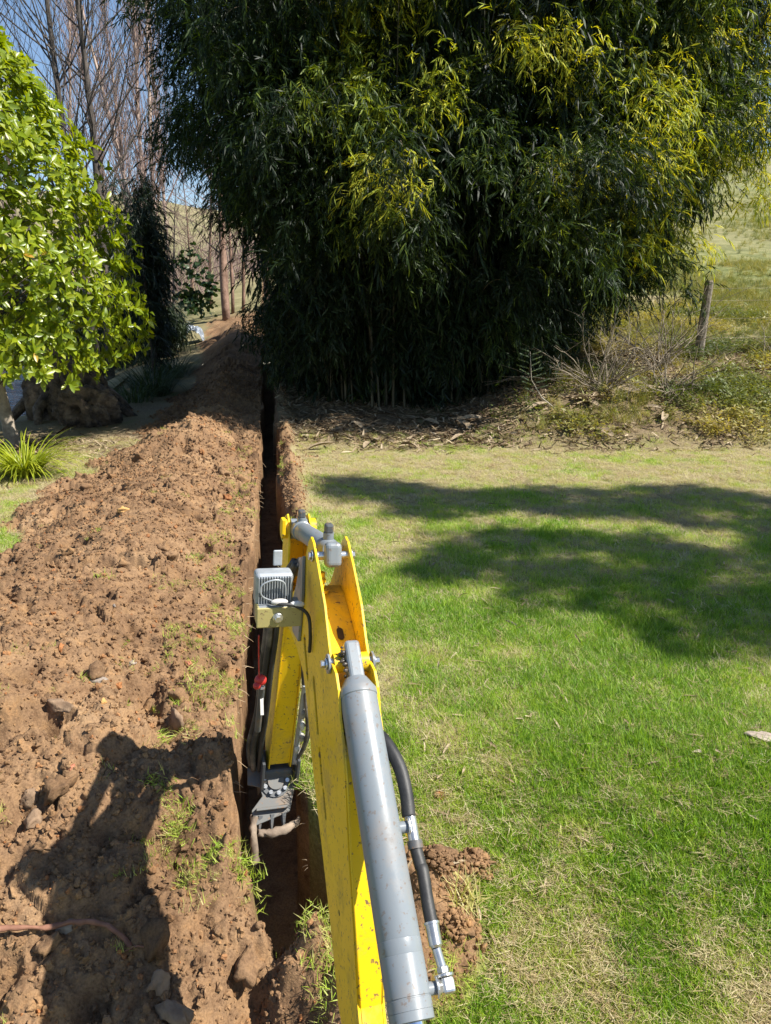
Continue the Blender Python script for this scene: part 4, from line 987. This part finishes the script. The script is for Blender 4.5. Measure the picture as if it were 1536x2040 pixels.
# pins
for sg_ in (-1, 1):
    p = (sg_ * .046, .505, .765); cyl('pin_flange', p, (sg_ * .0505, .505, .765), .021, m_grey, boom)
    hexbolt((sg_ * .0505, .505, .765), (sg_, 0, 0), .0085, .014, boom, m_zinc, 'pin_bolt')
    hexbolt((sg_ * .046, .735, .93), (sg_, 0, 0), .010, .010, boom, m_zinc, 'pin_bolt')
cyl('pin', (-.046, .505, .765), (.046, .505, .765), .012, m_zinc, boom)
cyl('pin', (-.046, .735, .93), (.046, .735, .93), .010, m_zinc, boom)
for sg_ in (-1, 1): cyl('bush', (sg_ * .018, .505, .765), (sg_ * .038, .505, .765), .021, m_yel, boom)
cyl('grease_fitting', (-.020, .745, .835), (-.020, .745, .885), .0085, m_yel, boom, rings=[(0, .019), (.12, .019), (.13, .0085), (.5, .0085), (.51, .0115), (.66, .0115), (.67, .0085), (1, .0085)])
plate('reinforcing_plate', [(.845, .66), (.93, .65), (.96, .72), (.90, .80), (.855, .885), (.825, .90), (.815, .80)], lambda u: -hw(u) - .0005, -.008, m_grey, boom, .002)
cyl('drain_hole', (-hw(.26) - .0012, .355, .26), (-hw(.26) + .001, .355, .26), .006, m_hole, boom, n=14)

# main ram
def obj_empty(name, parent):
    o = bpy.data.objects.new(name, None); col.objects.link(o); o.parent = parent; o.empty_display_size = .05; return o
ram = obj_empty('boom_ram', ex)
A0 = np.array([0, -.008, .393]); A1 = np.array([0, .452, .752]); ad = (A1 - A0) / np.linalg.norm(A1 - A0); LEN = np.linalg.norm(A1 - A0)
g1 = .135; g2 = .175
cyl('barrel', A0, A1, .0375, m_grey, ram, n=48, rings=[(0, .0378), (.028, .0378), (.029, .0366), (.032, .0366), (.033, .0378), (g1, .0378), (g1 + .001, .0373), (g1 + .003, .0378), (g2, .0378), (g2 + .001, .0373), (g2 + .003, .0378), (.93, .0378), (.933, .0395), (.955, .0395), (.965, .036), (1, .024)])
cyl('gland', A0 - ad * .016, A0 + ad * .001, .0385, m_grey, ram, n=40, rings=[(0, .034), (.1, .0375), (.9, .0375), (1, .036)])
cyl('rod', A0 - ad * .26, A0, .021, m_chrome, ram)
up2 = np.array([0, -ad[2], ad[1]])
mb = MB(); Mx = np.stack([np.array([1, 0, 0]), ad, up2], 1)
mb.box(A1 + ad * .030, (.033, .105, .044), Mx); bevel(mb.obj('eye_lug', m_grey, ram, False), .008, 3)
cyl('eye_lug', A0 - ad * .28 + np.array([-.03, 0, 0]), A0 - ad * .28 + np.array([.03, 0, 0]), .032, m_grey, ram)
mb = MB(); r_ = random.Random(2)
for i in range(14):
    a = r_.uniform(-1.2, 1.2); q = A1 + ad * r_.uniform(.005, .07) + np.array([-.022, 0, 0]) + up2 * r_.uniform(-.01, .022); V, T = rock(900 + i, 2, .5); mb.add(V * r_.uniform(.003, .007) + q, T)
mb.obj('grease_dirt', simple('greasy_dirt', (.02, .016, .012), (.10, .08, .06), 60, .4), ram)
# ports, hose, fittings
def axp(s_): t = (s_ - A0[1]) / (A1[1] - A0[1]); return A0 + (A1 - A0) * t
pu = axp(.215); pl = axp(-.0 + .012)
cyl('port', pu + np.array([.03, 0, 0]), pu + np.array([.064, 0, .0]), .011, m_grey, ram, n=20)
cyl('port', pl + np.array([.03, 0, 0]), pl + np.array([.066, 0, .0]), .0105, m_grey, ram, n=20)
hf = obj_empty('ram_hose', ex)
hexbolt(pu + np.array([.050, -.0, 0]), (1, 0, 0), .0125, .014, hf, m_zinc, 'hose_nut')
cyl('elbow', pu + np.array([.060, .012, .012]), pu + np.array([.060, -.026, -.020]), .0115, m_zinc, hf, n=20)
cyl('clamp_ring', pu + np.array([.060, -.022, -.014]), pu + np.array([.060, -.032, -.024]), .0145, m_dgrey, hf, n=20)
hose('hose', [pu + np.array([.058, .012, .012]), pu + np.array([.060, .045, .044]), pu + np.array([.056, .085, .074]), pu + np.array([.040, .135, .098]), pu + np.array([.018, .20, .10]), pu + np.array([-.01, .26, .11])], .0135, m_rub, hf)
eb = pl + np.array([.068, 0, 0])
ce = eb + ad * .088 + np.array([-.006, .0, .006])
hose('hose', [pu + np.array([.060, -.03, -.022]), pu + np.array([.063, -.055, -.042]), (pu + ce) / 2 + np.array([.033, .0, .002]), ce + ad * .035, ce], .0118, m_rub, hf)
cyl('crimp_ferrule', ce + ad * .004, ce - ad * .036, .0125, m_zinc, hf, n=24, rings=[(0, .0145), (.10, .0145), (.11, .0125), (.9, .0120), (1, .009)])
cyl('hose_stem', ce - ad * .036, eb + ad * .018, .0085, m_zinc, hf, n=16)
hexbolt(eb + ad * .012, ad, .0115, .016, hf, m_zinc, 'hose_nut')
mb = MB(); mb.box(eb + np.array([.002, 0, 0]), (.024, .026, .024), Mx); bevel(mb.obj('elbow', m_zinc, hf, False), .006, 3)
hexbolt(pl + np.array([.048, 0, 0]), (1, 0, 0), .0125, .012, hf, m_zinc, 'hose_nut')

# dipper ram
dr = obj_empty('dipper_ram', ex)
B0 = np.array([0, .735, .942]); B1 = np.array([0, 1.19, .862]); bd = (B1 - B0) / np.linalg.norm(B1 - B0)
cyl('barrel', B0 + bd * .02, B1 - bd * .03, .026, m_grey, dr, n=36, rings=[(0, .018), (.04, .026), (.90, .026), (.905, .029), (1, .029)])
Mb = np.stack([np.array([1, 0, 0]), bd, np.array([0, -bd[2], bd[1]])], 1)
mb = MB(); mb.box(B0 + np.array([0, -.012, -.006]), (.040, .034, .060), Mb); bevel(mb.obj('eye_lug', m_grey, dr, False), .012, 4)
cyl('eye_lug', B1 + np.array([-.024, 0, 0]), B1 + np.array([.024, 0, 0]), .030, m_grey, dr)
for q in (B0 + bd * .045, B1 - bd * .045):
    c_ = q + np.array([0, 0, .026]); cyl('port', c_ - np.array([0, 0, .005]), c_ + np.array([0, 0, .014]), .013, m_grey, dr, n=20)
    mb = MB(); mb.box(c_ + np.array([.0, 0, .024]), (.020, .024, .024)); bevel(mb.obj('elbow', m_dgrey, dr, False), .005, 2)

# dipper arm
dp = obj_empty('dipper', ex)
dw = lambda u: float(np.interp(u, [-.1, .5, .8], [.041, .036, .034]))
dip = [(1.17, .885), (1.20, .905), (1.235, .89), (1.245, .86), (1.275, .72), (1.31, .60), (1.40, .36), (1.46, .10), (1.47, -.03), (1.43, -.09), (1.375, -.07), (1.335, .05), (1.27, .26), (1.205, .48), (1.17, .58), (1.155, .70), (1.155, .82)]
for sg_ in (-1, 1): plate('side_plate', dip, lambda u, s=sg_: s * dw(u), sg_ * -.0055, m_yel, dp, .0012)
di0 = lambda u: -dw(u) + .006; di1 = lambda u: dw(u) - .006
strip('front_plate', [(1.165, .63), (1.178, .58), (1.212, .48), (1.276, .26), (1.341, .05), (1.378, -.055)], di0, di1, -.004, m_yel, dp)
strip('back_plate', [(1.238, .85), (1.268, .72), (1.303, .60), (1.393, .36), (1.452, .10), (1.462, -.03)], di0, di1, .004, m_yel, dp)
for sg_ in (-1, 1):
    cyl('boss', (sg_ * dw(.86), 1.195, .862), (sg_ * (dw(.86) + .016), 1.195, .862), .030, m_yel, dp)
    hexbolt((sg_ * (dw(.6) + .012), 1.21, .61), (sg_, 0, 0), .012, .012, dp, m_zinc, 'pivot_bolt')
mb = MB(); mb.box((-.049, 1.17, .875), (.012, .03, .05)); bevel(mb.obj('stop_block', m_yel, dp, False), .003, 2)
cyl('pivot_pin', (-.052, 1.21, .61), (.052, 1.21, .61), .016, m_dgrey, dp)
# hoses down the dipper, both muddy
hb = obj_empty('hose_bundle', ex)
for k_, (dx, dy) in enumerate([(0, 0), (-.018, .01), (-.006, .028), (-.026, .03)]):
    hose('hose', [(-.02 + dx * .3, 1.05 + dy, .80), (-.05 + dx, 1.16 + dy, .64), (-.056 + dx, 1.20 + dy, .50), (-.062 + dx, 1.24 + dy, .36), (-.066 + dx, 1.28 + dy, .20), (-.072 + dx * 1.4, 1.34 + dy, .04), (-.070 + dx, 1.39 + dy, -.08)], .008 + .002 * (k_ % 2), m_rub if k_ % 2 == 0 else m_mudhose, hb)
for k_, (dx, dy) in enumerate([(0, 0), (.012, .02)]):
    hose('hose', [(.034 + dx, 1.22 + dy, .46), (.044 + dx, 1.24 + dy, .34), (.062 + dx, 1.26 + dy, .22), (.076 + dx, 1.30 + dy, .10), (.064 + dx, 1.34 + dy, .0), (.045 + dx, 1.38 + dy, -.06)], .0065, m_mudhose, hb)
for k_ in range(2):
    hose('hose', [(-.013 + .020 * k_, .93, .70), (-.012 + .020 * k_, 1.0, .77), (-.012 + .020 * k_, 1.08, .80), (-.008 + .016 * k_, 1.14, .74)], .010, m_mudhose, hb)
mb = MB(); mb.box((.006, 1.02, .797), (.05, .012, .010)); bevel(mb.obj('hose_clip', m_alu, hb, False), .002, 2)
# bucket link on the right and tool ram on the left
lk = obj_empty('tool_link', ex)
mb = MB()
for i in range(5): V, T = rock(700 + i, 2, .3); mb.add(V * np.array([.012, .012, .028]) + np.array([.052 + .004 * (i % 3), 1.27 + .022 * i, .20 - .058 * i]), T)
mb.obj('muddy_fitting', simple('mud_steel', (.16, .14, .12), (.62, .60, .55), 16, .5, .2), lk)
cyl('link_arm', (.050, 1.24, .32), (.050, 1.37, -.05), .009, m_alu, lk)
cyl('lever', (-.094, 1.20, .345), (-.092, 1.29, .14), .010, m_dgrey, lk)
mb = MB(); mb.box((-.092, 1.205, .285), (.010, .004, .07), Euler((R(-24), 0, 0)).to_matrix()); mb.obj('label_strip', m_white, lk, False)
kb = obj_empty('red_knob', ex); mb = MB(); V, T = ICO3; 
V2 = V * np.array([.019, .016, .019]); mb.add(V2 + np.array([-.100, 1.19, .375]), T); V2 = V * np.array([.012, .012, .012]); mb.add(V2 + np.array([-.112, 1.18, .362]), T); mb.obj('knob', m_red, kb)
hose('cord', [(-.113, 1.16, .54), (-.110, 1.17, .46), (-.106, 1.18, .39)], .0022, m_red, kb, 6)
hose('cord', [(-.110, 1.17, .52), (-.098, 1.18, .44), (-.086, 1.20, .35)], .0016, m_rub, kb, 6)
# tool at the dipper tip: slew hub with bolts and a toothed plate
tl = obj_empty('digging_tool', ex)
hubc = np.array([-.012, 1.395, -.140]); hn = np.array([0, -.72, .69]); hx = np.array([1, 0, 0]); hy = np.cross(hn, hx)   # hy points down the plate
def hp(a, b_, c_=0): return hubc + hx * a + hy * b_ + hn * c_
def flat(name, pts, th, mat, z=0, bev=.002):
    pts = [(a * 1.22, b_ * 1.22) for a, b_ in pts]
    bm = bmesh.new(); vs_ = [bm.verts.new((a, b_, 0)) for a, b_ in pts]; f = bm.faces.new(vs_); r = bmesh.ops.extrude_face_region(bm, geom=[f])
    for v_ in r['geom']:
        if isinstance(v_, bmesh.types.BMVert): v_.co.z = th
    bmesh.ops.recalc_face_normals(bm, faces=bm.faces[:]); me = bpy.data.meshes.new(name); bm.to_mesh(me); bm.free(); me.materials.append(mat); o = link(name, me, tl)
    o.matrix_local = Matrix.Translation(hp(0, 0, z)) @ Matrix((hx, hy, hn)).transposed().to_4x4(); return bevel(o, bev, 2)
sgy = 1 if (hp(0, 1) - hubc)[2] < 0 else -1
F_ = lambda L_: [(a, b_ * sgy) for a, b_ in L_]
m_tool = paint('worn_tool_steel', (.12, .12, .115), .9, .5)
flat('tool_plate', F_([(-.078, -.045), (-.055, -.09), (.06, -.10), (.088, -.085), (.07, -.03), (.055, .02), (.035, .085), (-.075, .115), (-.072, .07), (-.04, .035), (-.046, .01), (-.08, .0)]), .012, m_tool)
cyl('hub', hp(0, 0, .010), hp(0, 0, .030), .028, m_tool, tl, n=28); cyl('hub_flange', hp(0, 0, .0125), hp(0, 0, .018), .052, m_dgrey, tl, n=32)
for i in range(9):
    a = i / 9 * 6.283; cyl('hub_bolt', hp(.040 * math.cos(a), .040 * math.sin(a), .017), hp(.040 * math.cos(a), .040 * math.sin(a), .030), .0075, m_zinc, tl, n=12, rings=[(0, .0075), (.95, .0072), (.96, .0035), (.6, .0035)])
mb = MB(); mb.box(hp(-.02, sgy * .088, .02), (.11, .010, .035), np.stack([hx, hy, hn], 1)); bevel(mb.obj('cross_rib', m_tool, tl, False), .002, 2)
plate('mount_ear', [(1.33, -.02), (1.47, -.02), (1.50, -.16), (1.44, -.22), (1.36, -.14)], lambda u: -.066, .010, m_dgrey, tl); plate('mount_ear', [(1.33, -.02), (1.47, -.02), (1.50, -.16), (1.44, -.22), (1.36, -.14)], lambda u: .056, .010, m_dgrey, tl)
mb = MB(); mb.box((-.005, 1.43, -.13), (.11, .10, .10)); bevel(mb.obj('tool_body', m_dgrey, tl, False), .012, 3)
for i in range(3): mb = MB(); mb.tube([hp(-.06 + .04 * i, sgy * .105, .006), hp(-.065 + .042 * i, sgy * .155, -.002)], [.012, .004], 5); mb.obj('tooth', m_dgrey, tl, False)

# work light on the left of the boom
wl = obj_empty('work_light', ex)
def rbox(name, c, d, mat, parent, b=.006, seg=3, M=None): mb = MB(); mb.box(c, d, M); return bevel(mb.obj(name, mat, parent, False), b, seg)
rbox('lamp_housing', (-.132, .765, .845), (.090, .050, .082), m_alu, wl, .010, 4)
for i in range(13): rbox('cooling_fin', (-.170 + i * .0062, .738, .848), (.0024, .016, .064), m_alu, wl, .0006, 1)
rbox('bracket', (-.124, .708, .790), (.106, .006, .050), m_dirtyel, wl, .010, 3)
rbox('bracket_arm', (-.172, .735, .790), (.006, .056, .050), m_dirtyel, wl, .0025, 2)
rbox('bracket_lip', (-.122, .740, .813), (.100, .058, .004), m_alu, wl, .0015, 2)
hexbolt((-.128, .705, .790), (0, -1, 0), .0085, .013, wl, m_zinc)
rbox('lens_frame', (-.142, .80, .775), (.060, .030, .040), m_dgrey, wl, .004, 2)
rbox('hinge_tab', (-.118, .80, .905), (.022, .006, .040), m_alu, wl, .010, 3)
hose('cable', [(-.140, .722, .826), (-.165, .715, .842), (-.165, .715, .868), (-.135, .715, .880), (-.112, .722, .868), (-.108, .725, .835)], .0022, m_alu, wl, 8)
hose('cable', [(-.145, .720, .822), (-.125, .700, .826), (-.09, .695, .822), (-.060, .69, .800), (-.052, .69, .75), (-.050, .70, .70)], .0042, m_rub, wl, 8)
V, T = ICO3; mb = MB(); mb.add(V * np.array([.020, .008, .008]) + np.array([-.125, .706, .829]), T); mb.add(V * np.array([.018, .007, .009]) + np.array([-.085, .698, .824]), T); mb.obj('cable_plug', m_white, wl)

# carrier of the machine, under and behind the viewer
cr = obj_empty('carrier', ex)
rbox('swing_post', (0, -.27, .12), (.13, .14, .30), m_dgrey, cr, .02, 3)
rbox('house', (-.02, -1.15, .42), (.80, .95, .42), m_yel, cr, .05, 3)
rbox('dozer_blade', (0, -.42, .08), (.95, .03, .22), m_yel, cr, .006, 2)
for sg_ in (-1, 1):
    tp = chaikin([(-1.7, .0), (-.62, .0), (-.55, .12), (-.62, .24), (-1.7, .24), (-1.78, .12)], 2); plate('track', tp, lambda u, s=sg_: s * .24, sg_ * .16, m_rub, cr, .01)

# ================================================================== loose things on the ground
cp, sp_ = math.cos(R(15.85)), math.sin(R(15.85))
def hit(px, py):
    v_ = (py - 1020) / 1480; d = np.array([(px - 768) / 1480, cp - v_ * sp_, -sp_ - v_ * cp]); t = np.linspace(1, 16, 6000); Pp = d[None] * t[:, None] + np.array([0, 0, 1.5]); g_ = ground(Pp[:, 0], Pp[:, 1]); i = np.argmax(Pp[:, 2] < g_); return Pp[i]
def stone_mat(nm, a, b_): return simple(nm, a, b_, 22, .9, bumps=.6, bscale=120, bdist=.004)
ms = dict(tan=stone_mat('tan_stone', (.19, .12, .072), (.31, .21, .13)), red=stone_mat('red_stone', (.30, .10, .055), (.48, .20, .12)), grey=stone_mat('grey_stone', (.19, .15, .12), (.33, .28, .23)), orange=stone_mat('orange_stone', (.45, .24, .07), (.60, .36, .14)), soil=m_soil)
for px_, py_, sx_, sy_, sz_, kk_, lab in [
    (352, 1437, .050, .035, .04, 'tan', 'flat tan wedge of stone above the shadow of the arm, left of the trench'),
    (318, 1965, .040, .036, .040, 'tan', 'round tan stone near the bottom of the heap, right of the grass patch'),
    (345, 2018, .060, .036, .035, 'tan', 'largest pale-edged lump at the bottom edge of the heap'),
    (305, 1890, .045, .05, .055, 'soil', 'dark-sided angular clod just above the round tan stone'),
    (500, 1925, .050, .045, .045, 'soil', 'rough brown clod below the open hole'),
    (118, 1408, .060, .04, .03, 'tan', 'broad pale stone embedded at the left of the heap'),
    (195, 1358, .035, .018, .018, 'grey', 'small grey stone beside a dark hollow in the heap'),
    (262, 1322, .020, .015, .014, 'grey', 'tiny grey stone in the middle of the heap'),
    (377, 1324, .024, .02, .022, 'red', 'red stone with a dark hollow on its left, right part of the heap'),
    (207, 1400, .016, .014, .014, 'orange', 'little orange stone low in the middle of the heap'),
    (141, 1531, .014, .012, .012, 'red', 'upper of two small red stones left of the arm shadow'),
    (97, 1575, .016, .013, .012, 'red', 'lower of two small red stones left of the arm shadow'),
    (245, 1020, .05, .04, .03, 'orange', 'orange patch of stone high on the heap'),
    (60, 1590, .04, .035, .03, 'tan', 'tan rounded stone at the far left of the heap'),
    (65, 1640, .035, .04, .03, 'tan', 'pale lump beside the left edge of the arm shadow'),
    (130, 1850, .03, .022, .02, 'grey', 'grey stone inside the arm shadow'),
    (228, 1208, .035, .012, .012, 'grey', 'long pale sliver of stone in the middle of the heap')]:
    p = hit(px_, py_); sd_ = int(px_ * 7 + py_) % 997; V, T = rock(sd_, 3, .6 if kk_ != 'soil' else .9, 1, 9)
    n3 = fbm(V[:, 0] * 5 + sd_, V[:, 1] * 5 + V[:, 2] * 4, 4, 33); V = V * (1 + .5 * (n3 - .5))[:, None]
    o = link('soil_clod' if kk_ == 'soil' else 'stone', npmesh('stone', V * np.array([sx_, sy_, sz_]), [T], True, ms[kk_])); o.location = p + np.array([0, 0, sz_ * .25]); o.rotation_euler = (0, 0, random.uniform(0, 3)); meta(o, lab, 'clod' if kk_ == 'soil' else 'stone')
def crumb_clod(px_, py_, s_, lab, seed, n_=60, fl=.7):
    p = hit(px_, py_); e = empty('soil_clod', p, label=lab, cat='clod'); V, T = rock(seed, 3, 1.0, .8, 4); mb = MB(); mb.add(V * s_ * np.array([1, .85, fl]) + np.array([0, 0, s_ * .3]), T); mb.obj('core', m_soil, e)
    mb = MB(); r = random.Random(seed)
    for i in range(n_ * 4):
        d = Vector((r.gauss(0, 1), r.gauss(0, 1), r.gauss(0, 1))).normalized(); V, T = rock(seed + i + 1, 2, .9, .8, 9); rr = s_ * r.uniform(.72, 1.0) if r.random() < .75 else s_ * r.uniform(1, 1.5)
        q = np.array([d.x * rr, d.y * rr * .85, abs(d.z) * rr * fl + s_ * .2 if rr < s_ else .004]); mb.add(V * s_ * (.04 + .2 * r.random()**3) + q, T)
    mb.obj('crumbs', m_soil, e, kind='stuff')
crumb_clod(876, 1588, .022, 'small round clod of brown soil alone on the green lawn', 41)
crumb_clod(938, 1728, .062, 'large crumbly soil clod right of the black hose', 42, 120)
crumb_clod(872, 1712, .050, 'flat crumbly soil lump between the black hose and the largest clod', 43, 100, .5)
crumb_clod(905, 1845, .055, 'dark soil lump under a grass tuft beside the lower hose fitting', 44, 110, .55)
crumb_clod(1078, 1775, .014, 'tiny reddish-brown clod in the lawn below the large clods', 45, 30)
# grass sod beside the clods
pq = hit(925, 1800); sod = tuft(501, 70, .05, .05, .13, .0045, .8, 1.1).obj('grass_sod', m_grass, None, False); sod.location = pq + np.array([0, 0, .02]); meta(sod, 'uprooted green grass tuft between the soil clods right of the ram hose', 'grass tuft')
# roots
def rough_up(o, sc_=40, am=.3):
    me = o.data; n_ = len(me.vertices); c = np.zeros(n_ * 3, np.float32); me.vertices.foreach_get('co', c); c = c.reshape(-1, 3); nz = np.stack([fbm(c[:, 0] * sc_ + 9 * i, c[:, 1] * sc_ + c[:, 2] * sc_, 3, 90 + i) - .5 for i in range(3)], -1); me.vertices.foreach_set('co', (c + nz * am).ravel().astype(np.float32)); me.update()
def root(px_pts, rad, lab, lift=.012, name='root_piece', mat=None):
    P_ = [hit(a, b_) + np.array([0, 0, lift + c_]) for a, b_, c_ in px_pts]; o = hose(name, P_, rad, mat or m_redroot, None, 8, 5); rough_up(o, 45, rad * 1.6); meta(o, lab, 'root')
m_redroot = simple('red_root', (.15, .065, .04), (.27, .13, .08), 20, .8, bumps=.5, bscale=60)
root([(-20, 1868, .02), (40, 1872, .03), (95, 1872, .03), (150, 1860, .03), (215, 1862, .02), (262, 1892, 0)], .0075, 'long reddish root lying across the bottom of the heap through the shadow')
root([(248, 1898, .0), (275, 1893, .01), (300, 1896, 0)], .0025, 'thin red rootlet at the right end of the long root', .006)
m_grroot = simple('grey_root', (.10, .07, .05), (.30, .23, .17), 16, .85, bumps=.6, bscale=60)
lo_ = np.array(ex.matrix_basis.inverted()) if False else None
def L2W(p): return np.array((Matrix.Translation(ORG) @ Euler((0, R(4), R(16))).to_matrix().to_4x4()) @ Vector(p))
def wroot(pts, rad, lab):
    o = hose('root_piece', [L2W(p) for p in pts], rad, m_grroot, None, 9, 5); rough_up(o, 45, rad * 1.8); meta(o, lab, 'root')
wroot([(-.085, 1.26, -.235), (-.04, 1.25, -.24), (.02, 1.26, -.228), (.06, 1.29, -.225)], .013, 'muddy horizontal root lying across the trench under the tool')
wroot([(-.098, 1.30, -.19), (-.10, 1.25, -.25), (-.095, 1.21, -.32)], .012, 'short upright muddy root at the left end of the horizontal one')
for pts, lab in [([(505, 1120, .02), (555, 1050, .1)], 'pale bent stick leaning across the trench above the work light')]:
    pass
# pieces on the lawn
def chip(px_, py_, L_, wd_, th, rz, lab, mat, seed):
    p = hit(px_, py_); V, T = rock(seed, 3, .3, 1, 8); o = link('wood_chip', npmesh('wood_chip', V * np.array([L_, wd_, th]), [T], False, mat)); o.location = p + np.array([0, 0, th * .8 + .012]); o.rotation_euler = (0, R(4), rz); meta(o, lab, 'wood')
m_wood = simple('bleached_wood', (.26, .20, .16), (.50, .42, .34), 10, .85, bumps=.8, bscale=50, bdist=.004)
chip(1528, 1478, .085, .032, .012, -.35, 'bleached flat piece of bark on the lawn at the right edge', m_wood, 61)
chip(1388, 1505, .022, .010, .006, .4, 'small pinkish wood chip on the lawn left of the bark piece', m_wood, 62)
chip(1022, 1248, .045, .010, .006, -.8, 'thin dark stick lying in the tree shadow on the lawn', m_dark, 63)
chip(1310, 1708, .010, .007, .004, .2, 'tiny whitish chip in the middle of the green lawn', m_wood, 64)
